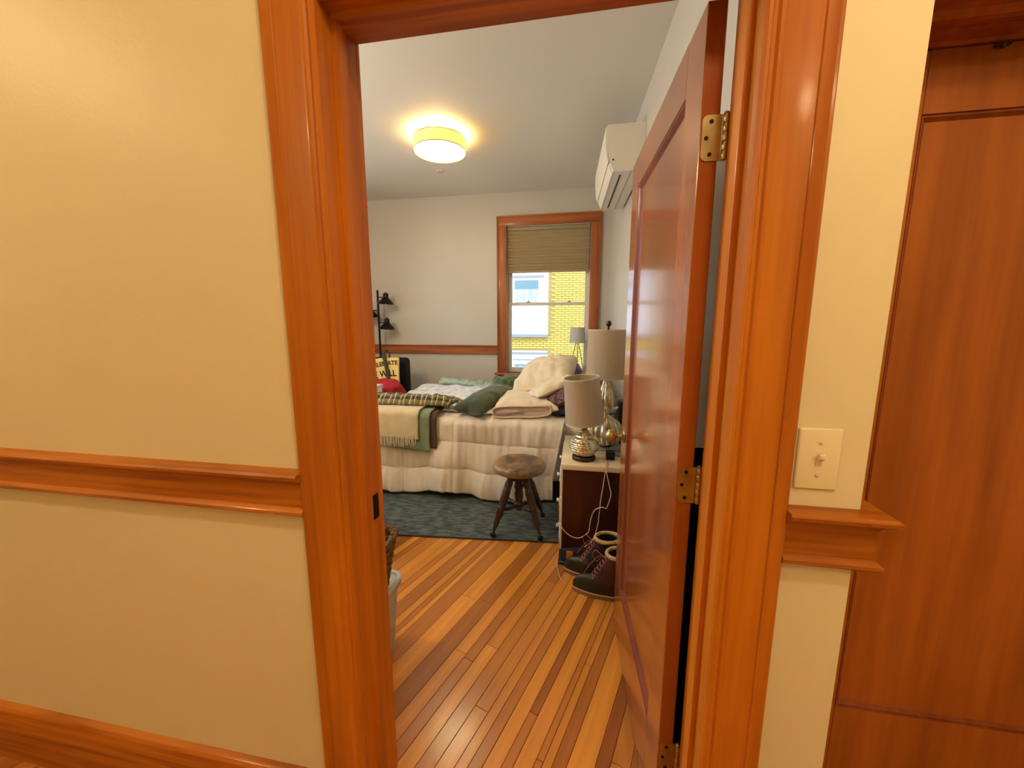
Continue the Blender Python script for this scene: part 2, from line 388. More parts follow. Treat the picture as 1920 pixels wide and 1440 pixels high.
# ------------------------------------------------------------------ door frame, casings, rails
def casing_prof(x0, x1, y0):
    """plan profile (x,y) of a casing whose wall side is y0; x0 = opening edge, x1 = outer edge"""
    s = 1 if x1 > x0 else -1; W = abs(x1-x0)
    P = [(0, 0), (0, .018), (.004, .024), (.009, .024), (.013, .017), (.019, .016), (.023, .02), (.028, .0215), (.033, .02), (W-.025, .02), (W-.0235, .0182), (W-.0215, .0205), (W-.014, .0225), (W-.007, .0265), (W-.003, .0265), (W, .0235), (W, 0)]
    return [(x0+s*a, y0-b) for a, b in P]
CL0, CL1, CR0, CR1 = -.498, -.611, .271, .379
CT = 1.956
bm = BM(); prism(bm, casing_prof(CL0, CL1, 0), 2, 0, CT+.12); struct('trim_1', bm, 'fir_vertical', smooth=True)
bm = BM(); prism(bm, casing_prof(CR0, CR1, 0), 2, 0, CT+.12); struct('trim_2', bm, 'fir_vertical', smooth=True)
bm = BM(); prism(bm, [(y, z) for z, y in [(CT+abs(x-CL0), y) for x, y in casing_prof(CL0, CL1, 0)]], 0, CL0-.001, CR0+.001); struct('trim_3', bm, 'fir_horizontal', smooth=True)
# jambs with stops
def jambL(x0, xf): return [(x0, -.001), (xf, -.001), (xf, .030), (xf+.011, .030), (xf+.012, .032), (xf+.012, .063), (xf, .065), (xf, .118), (x0, .118)]
bm = BM(); prism(bm, jambL(OX0+.001, -.499), 2, 0, OZ-.001); struct('trim_4', bm, 'fir_vertical')
bm = BM(); prism(bm, [(-x-.2245, y) for x, y in [(a, b) for a, b in jambL(-.5145, -.4995)]], 2, 0, OZ-.001); struct('trim_5', bm, 'fir_vertical')
bm = BM(); prism(bm, [(-.001, OZ-.001), (-.001, CT+.004), (.0292, CT+.004), (.0292, CT-.008), (.0657, CT-.008), (.0657, CT+.004), (.118, CT+.004), (.118, OZ-.001)], 0, -.4985, .2745); struct('trim_6', bm, 'fir_horizontal')
st = BM(); box(st, -.4995, -.4965, .078, .106, .865, .93, .001, 1)
tr4 = bpy.data.objects['trim_4']; sp = obj('strike_plate', st, 'dark_metal', tr4); sp['label'] = 'dark metal strike plate'
# bedroom side casings
bm = BM(); box(bm, -.63, -.50, .1201, .137, 0, 2.08, .003, 1); struct('trim_7', bm, 'fir_vertical')
bm = BM(); box(bm, .29, .40, .1201, .13, 0, 2.08, .003, 1); struct('trim_8', bm, 'fir_vertical')
bm = BM(); box(bm, -.50, .29, .1201, .137, 1.975, 2.08, .003, 1); struct('trim_9', bm, 'fir_horizontal')
def rail_prof(y0=0, s=-1, z=1.024):
    P = [(0, z), (.036, z-.001), (.041, z-.006), (.040, z-.013), (.032, z-.018), (.024, z-.022), (.02, z-.03), (.019, z-.086), (.024, z-.089), (.029, z-.094), (.029, z-.1), (.024, z-.105), (.015, z-.108), (0, z-.108)]
    return [(y0+s*a, b) for a, b in P]
bm = BM(); prism(bm, rail_prof(), 0, -3.5, CL1+.002); struct('trim_10', bm, 'fir_horizontal', smooth=True)
# rail right of the door, mitred round the outside corner
bm = BM(); P = rail_prof()
A = [bm.verts.new((CR1-.001, y-.0005, z)) for y, z in P]; B = [bm.verts.new((.5085-y, y-.0005, z)) for y, z in P]; D = [bm.verts.new((.5085-y, .12, z)) for y, z in P]
for a, b in ((A, B), (B, D)):
    for i in range(len(P)): bm.faces.new((a[i], a[(i+1) % len(P)], b[(i+1) % len(P)], b[i]))
bm.faces.new(A[::-1]); bm.faces.new(D)
struct('trim_11', bm, 'fir_horizontal', smooth=True)
def base_prof(y0, s=-1, h=.185): return [(y0, 0), (y0+s*.022, 0), (y0+s*.022, h-.025), (y0+s*.020, h-.014), (y0+s*.014, h-.006), (y0+s*.006, h-.002), (y0, h)]
bm = BM(); prism(bm, base_prof(0), 0, -3.5, CL1+.002); struct('baseboard_front', bm, 'fir_horizontal', smooth=True)
bm = BM(); prism(bm, base_prof(0), 0, CR1-.001, .508); struct('baseboard_front_right', bm, 'fir_horizontal', smooth=True)
bm = BM(); prism(bm, base_prof(FY), 0, -3.15, .3); struct('baseboard_far', bm, 'fir_daylit_horizontal', smooth=True)
bm = BM(); box(bm, -3.15, -.962, FY-.024, FY, 1.018, 1.115, .004, 2); box(bm, -3.15, -.962, FY-.04, FY, 1.112, 1.128, .004, 2); struct('trim_12', bm, 'fir_daylit_horizontal', smooth=True)
bm = BM(); box(bm, -3.15, -3.13, .14, FY-.05, 1.018, 1.12, .004, 2); struct('trim_13', bm, 'fir_daylit_horizontal', smooth=True)

# ------------------------------------------------------------------ bedroom door, open into the room
DL, DT = .762, .036
door = structE('door_1', (.2245, .124, 0), math.atan2(.761, -.034))
# local: +x along the leaf from hinge to latch, +y = visible face side, thickness toward -y
def dbox(x0, x1, z0, z1, y0, y1, b=.0015):
    return box(BM(), x0, x1, y0, y1, z0, z1, b, 1)
Z0, Z1 = .012, 1.957
PX0, PX1, PZ0, PZ1 = .112, .648, .245, 1.85
obj('stile', dbox(0, PX0, Z0, Z1, -DT, 0), 'door_wood', door, smooth=False)
obj('stile', dbox(PX1, DL, Z0, Z1, -DT, 0), 'door_wood', door, smooth=False)
obj('rail', dbox(PX0, PX1, PZ1, Z1, -DT, 0, 0), 'door_wood', door, smooth=False)
obj('rail', dbox(PX0, PX1, Z0, PZ0, -DT, 0, 0), 'door_wood', door, smooth=False)
obj('panel', dbox(PX0, PX1, PZ0, PZ1, -DT+.012, -.012, 0), 'door_wood', door, smooth=False)
def frame_mould(x0, x1, z0, z1, prof, yb=0):
    """mitred bead around the inside of a rectangle; prof = (inset, y)"""
    bm = BM(); corners = [(x0, z0, 1, 1), (x1, z0, -1, 1), (x1, z1, -1, -1), (x0, z1, 1, -1)]
    rings = [[bm.verts.new((cx+sx*i, yb+y, cz+sz*i)) for i, y in prof] for cx, cz, sx, sz in corners]
    for k in range(4):
        a, b = rings[k], rings[(k+1) % 4]
        for i in range(len(prof)-1): bm.faces.new((a[i], a[i+1], b[i+1], b[i]))
    return bm
obj('panel_moulding', frame_mould(PX0, PX1, PZ0, PZ1, [(0, -.001), (.003, -.003), (.006, -.003), (.012, -.008), (.016, -.0118)]), 'door_bead_shaded', door)
obj('panel_moulding', frame_mould(PX0, PX1, PZ0, PZ1, [(0, -DT+.001), (.006, -DT+.003), (.016, -DT+.0118)]), 'door_bead_shaded', door)
# knob: rose, stem and oval knob on both faces
for sgn, y0 in ((1, 0), (-1, -DT)):
    kb = BM(); mt = Matrix.Rotation(-sgn*PI/2, 4, 'X')
    lathe(kb, [(.0, 0), (.027, 0), (.028, .003), (.024, .007), (.011, .011), (.009, .02), (.009, .028), (.014, .032), (.024, .038), (.029, .05), (.026, .064), (.016, .073), (0, .076)], n=28, mtx=mt)
    k = obj('knob', kb, 'brass', door); k.location = (.695, y0, .906); k['label'] = 'oval brushed brass knob'
la = BM(); box(la, DL-.0005, DL+.0015, -.031, -.006, .90, .955); obj('latch_plate', la, 'brass', door, smooth=False)
# hinges
for hz in (1.716, .998, .27):
    h_ = BM(); e = .084
    # rounded leaf on the hinge edge of the door (the edge faces -x local)
    pts = [];  y1_, y0_ = -.0035, -DT-.004; rr = .011
    outline = []
    for (cy, cz, a0) in ((y1_-rr, hz+e/2-rr, 0), (y1_-rr, hz-e/2+rr, 3)):
        for k in range(5):
            a = R(90*k/4) if a0 == 0 else R(-90*k/4)
            outline.append((cy+rr*math.cos(a if a0 == 0 else a), cz+rr*math.sin(a)))
    top = [(cy, cz) for cy, cz in outline[:5]][::-1]; bot = outline[5:]
    # go: y0 top -> top arc -> bottom arc -> y0 bottom
    prof = [(y0_, hz+e/2)]+top+bot[0:5]+[(y0_, hz-e/2)]
    prism(h_, prof, 0, -.0022, .0002)
    hg = obj('hinge', h_, 'nickel', door, smooth=False); hg['label'] = 'nickel butt hinge leaf with three screws'
    b_ = BM()
    for k in range(5):
        z_ = hz-e/2+k*e/5; lathe(b_, [(.0, z_), (.0058, z_+.0003), (.0062, z_+.001), (.0062, z_+e/5-.001), (.0058, z_+e/5-.0004), (0, z_+e/5)], (-.0035, -DT-.0105, 0), n=16)
    lathe(b_, [(0, hz+e/2), (.004, hz+e/2), (.005, hz+e/2+.002), (.003, hz+e/2+.004), (0, hz+e/2+.0045)], (-.0035, -DT-.0105, 0), n=16)
    obj('hinge_barrel', b_, 'nickel', hg)
    for yy, zz in ((-.020, hz+.03), (-.012, hz), (-.020, hz-.03)):
        s_ = BM(); lathe(s_, [(0, .0012), (.0036, .0012), (.0042, 0), (.0042, -.001), (0, -.001)], n=14, mtx=Matrix.Rotation(-PI/2, 4, 'Y')); box(s_, -.0016, -.001, -.003, .003, -.0004, .0004)
        sc_ = obj('screw', s_, 'dark_metal', hg); sc_.location = (-.0024, yy, zz)

# ------------------------------------------------------------------ closed door in the recess on the right
d2 = structE('door_2', (.640, .352, 0), 0)
def d2b(x0, x1, z0, z1, y0, y1, b=.0015): return box(BM(), x0, x1, y0, y1, z0, z1, b, 1)
W2 = .8; A2 = .118
obj('stile', d2b(0, A2, .01, 1.958, 0, .04), 'side_door_wood', d2, smooth=False)
obj('stile', d2b(W2-A2, W2, .01, 1.958, 0, .04), 'side_door_wood', d2, smooth=False)
obj('rail', d2b(A2, W2-A2, 1.828, 1.958, 0, .04, 0), 'side_door_wood', d2, smooth=False)
obj('rail', d2b(A2, W2-A2, .01, .262, 0, .04, 0), 'side_door_wood', d2, smooth=False)
obj('panel', d2b(A2, W2-A2, .262, 1.828, .011, .03, 0), 'side_door_wood', d2, smooth=False)
mb = frame_mould(A2, W2-A2, .262, 1.828, [(0, .0), (.002, .004), (.006, .004), (.011, .009), (.014, .0112)]); obj('panel_moulding', mb, 'door_bead_shaded', d2)
# recess: side jambs, soffit with stop
bm = BM(); box(bm, .509, .529, .121, .35, 0, 1.985); box(bm, .529, .639, .352, .399, 0, 1.985); struct('trim_14', bm, 'side_door_wood')
bm = BM(); box(bm, 1.456, 1.4995, .201, .40, 0, 1.985); struct('trim_15', bm, 'side_door_wood')
bm = BM(); prism(bm, [(.201, 1.9895), (.201, 1.966), (.215, 1.97), (.25, 1.97), (.262, 1.961), (.275, 1.961), (.30, 1.966), (.34, 1.966), (.348, 1.962), (.398, 1.962), (.398, 1.9895)], 0, .53, 1.455); struct('trim_16', bm, 'side_door_wood')
bc = BM(); box(bc, -.014, .014, -.008, .0, -.004, .0, .001, 1); lathe(bc, [(0, -.010), (.003, -.009), (.005, -.006), (.005, 0), (0, 0)], (0, -.006, 0), n=14)
o = obj('ball_catch', bc, 'antique_bronze', d2); o.location = (.245, -.002, 1.953)

# light switch
lt = thing('light_switch', 'cream toggle light switch plate on the strip of wall right of the door frame', 'light switch', (.4285, -.0002, 1.115))
pb = BM(); box(pb, -.035, .035, -.0055, 0, -.0572, .0572, .0035, 3); obj('plate', pb, 'switch_plastic', lt)
tb = BM(); box(tb, -.0055, .0055, -.0062, -.005, -.0125, .0125, .0006, 1); obj('toggle_slot', tb, 'shade_edge', lt)
tb = BM(); prism(tb, [(-.005, -.006), (-.017, .004), (-.0175, .010), (-.014, .012), (-.005, .006)], 0, -.0042, .0042); obj('toggle', tb, 'switch_plastic', lt)
for z_ in (.03, -.03):
    s_ = BM(); lathe(s_, [(0, .002), (.002, .0018), (.0034, .0008), (.0036, 0), (0, 0)], n=14, mtx=Matrix.Rotation(PI/2, 4, 'X')); q = obj('screw', s_, 'shade_edge', lt); q.location = (0, -.0055, z_)

# ------------------------------------------------------------------ window in the far wall
win = structE('window_1', (0, FY, 0))
cx0, cx1 = -.85, .106; ow = .108; ct = 2.485
b = BM(); box(b, cx0-ow, cx0, -.024, 0, .80, ct, .003, 2); box(b, cx0-ow-.002, cx0-ow+.014, -.032, 0, .80, ct+ow, .003, 2); obj('casing', b, 'fir_daylit_vertical', win)
b = BM(); box(b, cx1, cx1+ow, -.024, 0, .80, ct, .003, 2); box(b, cx1+ow-.014, cx1+ow+.002, -.032, 0, .80, ct+ow, .003, 2); obj('casing', b, 'fir_daylit_vertical', win)
b = BM(); box(b, cx0-ow, cx1+ow, -.025, 0, ct, ct+ow, .003, 2); box(b, cx0-ow-.002, cx1+ow+.002, -.033, 0, ct+ow-.014, ct+ow+.002, .003, 2); obj('casing', b, 'fir_daylit_horizontal', win)
b = BM(); box(b, cx0-ow-.035, cx1+ow+.03, -.06, .06, .775, .80, .006, 2); obj('sill', b, 'fir_daylit_horizontal', win)
b = BM(); box(b, cx0-ow, cx1+ow, -.02, 0, .69, .775, .003, 2); obj('apron', b, 'fir_daylit_horizontal', win)
for x0, x1 in ((WX0, WX0+.012), (WX1-.012, WX1)):
    b = BM(); box(b, x0, x1, 0, .158, WZ0, WZ1); obj('jamb_liner', b, 'sash_white', win, smooth=False)
b = BM(); box(b, WX0, WX1, 0, .158, WZ1-.012, WZ1); obj('jamb_liner', b, 'sash_white', win, smooth=False)
for nm, z0, z1, y in (('upper_sash', 1.60, 2.478, .10), ('lower_sash', .803, 1.632, .066)):
    x0, x1 = WX0+.013, WX1-.013; s = .048; b = BM()
    box(b, x0, x0+s, y, y+.03, z0, z1, .002, 1); box(b, x1-s, x1, y, y+.03, z0, z1, .002, 1)
    box(b, x0+s, x1-s, y, y+.03, z1-(.034 if nm == 'lower_sash' else .05), z1, .002, 1); box(b, x0+s, x1-s, y, y+.03, z0, z0+(.055 if nm == 'lower_sash' else .034), .002, 1)
    sh = obj(nm, b, 'sash_white', win)
    b = BM(); box(b, x0+s-.003, x1-s+.003, y+.013, y+.017, z0+.03, z1-.03); obj('pane', b, 'pane_glass', sh, smooth=False)
    if nm == 'lower_sash':
        for lx in (-.60, -.12):
            b = BM(); box(b, -.022, .022, -.006, .016, 0, .006, .002, 1); box(b, -.008, .008, -.002, .01, .006, .022, .003, 1); q = obj('sash_lock', b, 'nickel', sh); q.location = (lx, y, z1)
# honeycomb shade, half down
sh = thing('window_shade', 'tan pleated honeycomb shade pulled halfway down the bedroom window', 'window shade', (-.372, FY+.036, 1.97))
hw_ = .468
b = BM(); box(b, -hw_, hw_, -.024, .02, .468, .505, .004, 2); obj('headrail', b, 'pleat', sh)
b = BM(); prof = []; N = 12; zt, zb = .468, .022
zs = [zt-(zt-zb)*((i/N)**.92) for i in range(N+1)]
for i in range(N):
    prof += [(-.003, zs[i]), (-.028, zs[i]*.5+zs[i+1]*.5)]
prof += [(-.003, zb)]
for i in range(N, 0, -1): prof += [(.003, zs[i]), (.018, zs[i]*.5+zs[i-1]*.5)]
prof += [(.003, zt)]
prism(b, prof, 0, -hw_+.003, hw_-.003); obj('pleated_fabric', b, 'pleat', sh, smooth=False)
b = BM(); box(b, -hw_, hw_, -.016, .014, 0, .022, .004, 2); obj('bottom_rail', b, 'pleat', sh)

# ------------------------------------------------------------------ the house across: yellow brick and a white bay
nb_ = thing('neighbour_house', 'yellow brick house with white trimmed windows seen through the bedroom window', 'building', (0, 8.0, -3))
b = BM(); box(b, -7, 6, .02, 1.5, 0, 10); obj('wall', b, 'mortar', nb_, smooth=False)
b = BM(); cnt = 0
def brick_ok(x, z):
    for (a0, a1, c0, c1) in ((-1.75, -.70, 1.17, 2.75), (-1.75, -.70, -.6, .80)):
        if x+.1 > a0 and x-.1 < a1 and z+.03 > c0 and z-.03 < c1: return False
    return True
zz = 0; z = .0-.6; row = 0
while z < 3.2:
    x = -2.0+(row % 2)*.08
    while x < 1.2:
        if brick_ok(x, z):
            dy = random.uniform(0, .004); box(b, x-.075, x+.075, dy, .03, z+3-.020, z+3+.020)
            cnt += 1
        x += .16
    z += .049; row += 1
q = obj('brickwork', b, 'yellow_brick', nb_, smooth=False); q['kind'] = 'stuff'
for (zl, zh, shade_low, g0, g1) in ((1.17, 2.75, True, 1.93, 2.38), (-.6, .80, False, -.6, .48)):
    b = BM(); box(b, -1.78, -.70, -.04, .03, zl+3, zh+3); wn = obj('window_frame', b, 'facade_white', nb_, smooth=False)
    b = BM(); box(b, -1.80, -.68, -.09, -.03, zl+3-.06, zl+3); obj('window_sill', b, 'facade_grey', wn, smooth=False)
    top = 2.46 if shade_low else .74
    b = BM(); box(b, -1.78, -.80 if shade_low else -.70, -.07, -.03, top+3-.02, top+3+.02); obj('cornice', b, 'facade_grey', wn, smooth=False)
    if shade_low:
        b = BM(); box(b, -1.46, -.92, -.05, -.03, 2.185+3, 2.38+3); obj('pane', b, 'facade_glass', wn, smooth=False)
        b = BM()
        grid(b, 40, 2, lambda u, v: Vector((-1.46+u*.54, -.055+.008*math.sin(u*60), 4.9+v*.285)))
        obj('curtain', b, 'curtain', wn)
    else:
        b = BM(); box(b, -1.46, -1.15, -.05, -.03, 3-.3, 3.48); obj('pane', b, 'facade_glass', wn, smooth=False)
        b = BM(); grid(b, 30, 2, lambda u, v: Vector((-1.45+u*.29, -.055+.006*math.sin(u*50), 2.7+v*.74))); obj('curtain', b, 'curtain', wn)
        b = BM(); box(b, -1.5, -1.0, -.06, -.03, 3.58, 3.6); obj('shade_slat', b, 'facade_grey', wn, smooth=False)
b = BM(); box(b, -12, 12, 3.95, 20, -3.2, -3.0); q = struct('ground_outside', b, 'ground')

# ------------------------------------------------------------------ ceiling lamp, sprinkler, air conditioner
cl = thing('ceiling_light', 'lit round drum ceiling light with yellow fabric side in the bedroom', 'ceiling light', (-1.125, 2.365, BC))
b = BM(); lathe(b, [(.17, 0), (.17, -.02), (.0, -.02)], n=40); obj('canopy', b, 'white_paint', cl)
b = BM(); lathe(b, [(.204, -.042), (.204, -.128), (.201, -.128), (.201, -.042), (.204, -.042)], n=64); obj('drum_shade', b, 'lit_shade', cl)
b = BM(); lathe(b, [(0, -.131), (.12, -.131), (.198, -.127), (.2, -.122), (0, -.120)], n=64); obj('diffuser', b, 'lit_diffuser', cl)
for z_ in (-.042, -.128):
    b = BM(); lathe(b, [(.2055, z_-.003), (.2055, z_+.003), (.202, z_+.003), (.202, z_-.003), (.2055, z_-.003)], n=64); obj('rim', b, 'rim_metal', cl)
o = lamp('ceiling_bulb', 'POINT', (-1.125, 2.365, BC-.07), (0, 0, 0), 7, (1, .68, .26), .04)
sk = BM(); lathe(sk, [(0, -.008), (.032, -.008), (.038, -.003), (.038, 0), (0, 0)], (-1.377, 3.047, BC-.0001), n=28)
tag(obj('sprinkler_cover', sk, 'shade_edge'), 'small round sprinkler cover on the ceiling beyond the drum light', 'sprinkler')

Y0, Y1 = 2.03, 2.88
ac = thing('air_conditioner', 'white wall mounted air conditioner above the open door', 'air conditioner', (0, 0, 0))
def acp(y):
    wx = WX(y)-.001
    return [(wx, 2.655), (wx-.235, 2.655), (wx-.247, 2.648), (wx-.243, 2.56), (wx-.236, 2.49), (wx-.218, 2.42), (wx-.195, 2.372), (wx-.15, 2.365), (wx-.01, 2.372), (wx, 2.39)]
b = BM(); 
A = [b.verts.new((x, Y0, z)) for x, z in acp(Y0)]; B_ = [b.verts.new((x, Y1, z)) for x, z in acp(Y1)]
for i in range(len(A)): b.faces.new((A[i], A[(i+1) % len(A)], B_[(i+1) % len(A)], B_[i]))
b.faces.new(A[::-1]); b.faces.new(B_); obj('body', b, 'ac_white', ac)
b = BM()
def strip(b, offs, ya, yb):
    """offs: (dx from wall, z) closed profile following the slanted wall"""
    A = [b.verts.new((WX(ya)-d, ya, z)) for d, z in offs]; B_ = [b.verts.new((WX(yb)-d, yb, z)) for d, z in offs]
    n_ = len(offs)
    for i in range(n_): b.faces.new((A[i], A[(i+1) % n_], B_[(i+1) % n_], B_[i]))
    b.faces.new(A[::-1]); b.faces.new(B_)
strip(b, [(.246, 2.645), (.254, 2.64), (.252, 2.55), (.244, 2.47), (.232, 2.43), (.226, 2.436), (.238, 2.49), (.244, 2.56)], Y0+.004, Y1-.004); obj('front_panel', b, 'ac_white', ac)
b = BM(); strip(b, [(.228, 2.425), (.206, 2.372), (.200, 2.366), (.196, 2.372), (.218, 2.428)], Y0+.03, Y1-.03); obj('louver', b, 'ac_white', ac)
b = BM(); strip(b, [(.150, 2.3655), (.150, 2.3635), (.138, 2.3635), (.138, 2.3655)], Y0+.06, Y1-.06); obj('air_slot', b, 'ac_dark', ac)
b = BM(); strip(b, [(.082, 2.369), (.082, 2.3665), (.079, 2.3665), (.079, 2.369)], Y0+.02, Y1-.02); obj('seam', b, 'grey_cloth', ac)
b = BM(); lathe(b, [(0, .001), (.006, .001), (.006, 0), (0, 0)], n=14, mtx=Matrix.Rotation(PI/2, 4, 'X')); q = obj('screw_cap', b, 'antique_bronze', ac); q.location = (WX(Y0)-.2, Y0, 2.44)

# ------------------------------------------------------------------ bed
bed = thing('bed', 'full size bed with grey headboard under the window, nearly hidden by bedding', 'bed', (0, 0, 0))
HX = .055; BX0 = -1.76; BY0, BY1 = 2.03, 3.40
b = BM(); box(b, HX, HX+.07, BY0-.02, BY1+.08, .12, .94, .02, 3); obj('headboard', b, 'grey_upholstery', bed)
b = BM(); box(b, BX0+.02, HX-.001, BY0+.03, BY1-.02, .16, .36, .02, 2); obj('box_spring', b, 'mattress', bed)
b = BM(); box(b, BX0+.02, HX-.001, BY0+.015, BY1-.015, .361, .615, .045, 4); obj('mattress', b, 'mattress', bed)
for x, y in ((BX0+.1, BY0+.12), (BX0+.1, BY1-.12), (HX-.06, BY0+.12), (HX-.06, BY1-.12)):
    b = BM(); lathe(b, [(.018, .0115), (.026, .05), (.03, .159)], (x, y, 0), n=14); obj('leg', b, 'stool_wood', bed)

ZT = .642
def drape(px, py, x0, y0, zt, r=.05, flare=.06):
    """flat cloth point -> draped over the near (y0) and foot (x0) edges of the bed"""
    dx, dy = max(0, x0-px), max(0, y0-py); d = max(dx, dy)
    X, Y_ = max(px, x0), max(py, y0)
    def rnd(t):  # arc length t past the edge -> (out, down)
        L_ = r*PI/2
        if t < L_: a = t/r; return r*math.sin(a), r*(1-math.cos(a))
        return r+(t-L_)*flare, r+(t-L_)
    ox, zx = rnd(dx) if dx else (0, 0); oy, zy = rnd(dy) if dy else (0, 0)
    return Vector((X-ox, Y_-oy, zt-max(zx, zy)))
def comf(u, v):
    px = -2.28+u*(2.28-.085); py = 1.40+v*(3.42-1.40)
    y0 = BY0+.035; x0 = BX0+.05
    p = drape(px, py, x0, y0, ZT, .06, .075)
    drop = max(0, y0-py)
    # quilted puffs: seams across and along
    seams_y = [2.065, 1.83, 1.605]; 
    ph = abs(math.sin(PI*(py-1.60)/.235)); qx = abs(math.sin(PI*(px+.10)/.42))
    puff = .026*(ph**.4)*(qx**.25)
    wr = .008*nz(px*9, py*4, 1)+.012*nz(px*3.2, py*3, 4)+.006*nz(px*26, py*3.5, 7)
    if drop > 0:
        f = min(1, drop/.5); p.y -= (puff+wr*1.6)+f*.03*math.sin(px*11+1.5*nz(px*2, 3))+ .02*f*nz(px*7, 0, 9)
        hem = .628+.018*nz(px*2.2, 5)+.010*math.sin(px*9+1)
        hem += .025*max(0, 1-abs(px+.23)/.2)-.025*max(0, 1-abs(px+.95)/.35)-.06*max(0, (-px-1.45)/.3)
        k = drop/(y0-1.40); p.z = ZT-(ZT-p.z)*(hem/.66)
        if px > -.42:   # the corner by the dresser folds inward as it falls
            w_ = (px+.42)/.34; p.x -= w_*f*.085; p.y -= .03*w_*math.sin(f*4)
        p.y += -.02*math.exp(-((px+.72)/.07)**2)*f
    else:
        p.z += puff*.8+wr
        if py > 3.2: p.z -= (py-3.2)*.08
    p.z = max(p.z, .016)
    return p
b = BM(); grid(b, 230, 150, comf)
tag(obj('comforter', b, 'comforter', solid=.012), 'cream quilted comforter hanging over the near side of the bed to the rug', 'comforter')

def sheet(u, v):
    # print duvet lying rumpled on the foot half of the bed
    px = -1.84+u*1.30+.04*nz(v*5, 2); py = 2.10+v*1.28+.05*nz(u*4, 8)
    p = drape(px, py, BX0+.06, BY0, ZT+.03, .05, .05)
    h = .018*nz(px*4, py*4, 3)+.016*abs(nz(px*8, py*6, 5))+.007*nz(px*22, py*20, 2)+.04*math.exp(-((py-3.25)/.12)**2)*(.6+.6*nz(px*3, 1))
    p.z += h+.006; return p
b = BM(); grid(b, 130, 120, sheet); tag(obj('printed_duvet', b, 'print_duvet', solid=.01), 'rumpled white duvet with faint print spread over the foot half of the bed', 'duvet')
def sage(u, v):
    px = -1.52+u*.62; py = 3.22+v*.24+.02*nz(u*6, 1)
    return Vector((px, py, ZT+.095+.02*math.sin(v*PI)+.016*nz(u*9, v*3, 2)+.012*nz(u*22, v*2)-.05*u*u))
b = BM(); grid(b, 60, 20, sage); tag(obj('sage_sheet', b, 'sage_sheet', solid=.03), 'pale sage sheet bunched along the far edge of the bed', 'sheet')

# layered blankets over the near edge at the foot
def over_edge(x0, x1, yin, zend, zt, off, amp, seed, skew=0, nx=70, ny=50):
    y0 = BY0+.02
    L_top = yin-y0
    def f(u, v):
        px = x0+u*(x1-x0); tot = L_top+(zt-zend-skew*u)
        s = v*tot; r = .055
        if s < L_top: Y_, Z_ = yin-s, zt
        else:
            t = s-L_top; a = min(t/r, PI/2)
            Y_ = y0-r*math.sin(a); Z_ = zt-r*(1-math.cos(a))-max(0, t-r*PI/2)
            Y_ -= max(0, t-r*PI/2)*.05
        n_ = amp*(nz(px*5, s*5, seed)+.5*nz(px*14, s*9, seed+3)); n2 = abs(n_)
        if s < L_top: return Vector((px+.006*nz(s*9, seed), Y_, Z_+n2))
        return Vector((px+.008*nz(s*9, seed), Y_-off-n2, Z_))
    b = BM(); grid(b, nx, ny, f); return b
tag(obj('dark_blanket', over_edge(-1.80, -1.065, 2.2, .385, ZT+.045, .036, .006, 11), 'dark_plaid', solid=.006), 'dark blanket hanging lowest, edging out under the sage fleece', 'blanket')
sg = tag(obj('sage_blanket', over_edge(-1.80, -1.115, 2.2, .41, ZT+.058, .05, .009, 21, -.05), 'sage_fleece', solid=.008), 'sage green fleece blanket hanging over the bed edge under the cream throw', 'blanket')
ct_ = obj('cream_throw', over_edge(-1.80, -1.20, 2.2, .485, ZT+.074, .068, .008, 31, -.03), 'cream_throw', solid=.012)
tag(ct_, 'cream woven throw with fringe hanging over the near edge of the bed', 'throw')
b = BM()
for i in range(74):
    x = -1.795+i*.0081; zt_ = .49+.03*(x+1.8)/.6; L_ = .06+.02*random.random()
    y_ = 1.872+random.uniform(-.006, .006)
    tube(b, [(x, y_, zt_+.01), (x+random.uniform(-.006, .006), y_-.004, zt_-L_*.5), (x+random.uniform(-.012, .012), y_-.002, zt_-L_)], [.0032, .0036, .0016], 5)
f_ = obj('fringe', b, 'cream_throw', ct_); f_['kind'] = 'stuff'

def slab(cx, cy, cz, lx, ly, h, rz, seed, amp=.012, e=4, n=(60, 40), tilt=(0, 0), pinch=.0, under=.35):
    """soft closed cushion / folded cloth: superellipse outline, domed top, flatter underside"""
    b = BM(); mt = Matrix.Translation((cx, cy, cz)) @ Matrix.Rotation(rz, 4, 'Z') @ Matrix.Rotation(tilt[0], 4, 'X') @ Matrix.Rotation(tilt[1], 4, 'Y')
    for side in (1, -1):
        def f(u, v):
            a, c = u*2-1, v*2-1
            # pull the outline in between the corners
            x = a*lx/2*(1-pinch*(1-c*c)*abs(a)**3*.0-pinch*(1-abs(c))*abs(a)**6); y = c*ly/2*(1-pinch*(1-abs(a))*abs(c)**6)
            d = max(0, (1-abs(a)**e))*max(0, (1-abs(c)**e))
            z = side*h*(d**.5)*(1 if side > 0 else under)
            edge = min(1, d*6)
            w_ = amp*(nz(x*7+seed, y*7, seed)+.6*nz(x*17, y*15+seed, seed))
            z += w_*edge*side; x += .4*w_*(1-edge); y += .4*w_*(1-edge)
            return mt @ Vector((x, y, z))
        grid(b, *n, f)
    bmesh.ops.remove_doubles(b, verts=b.verts[:], dist=.0006)
    return b
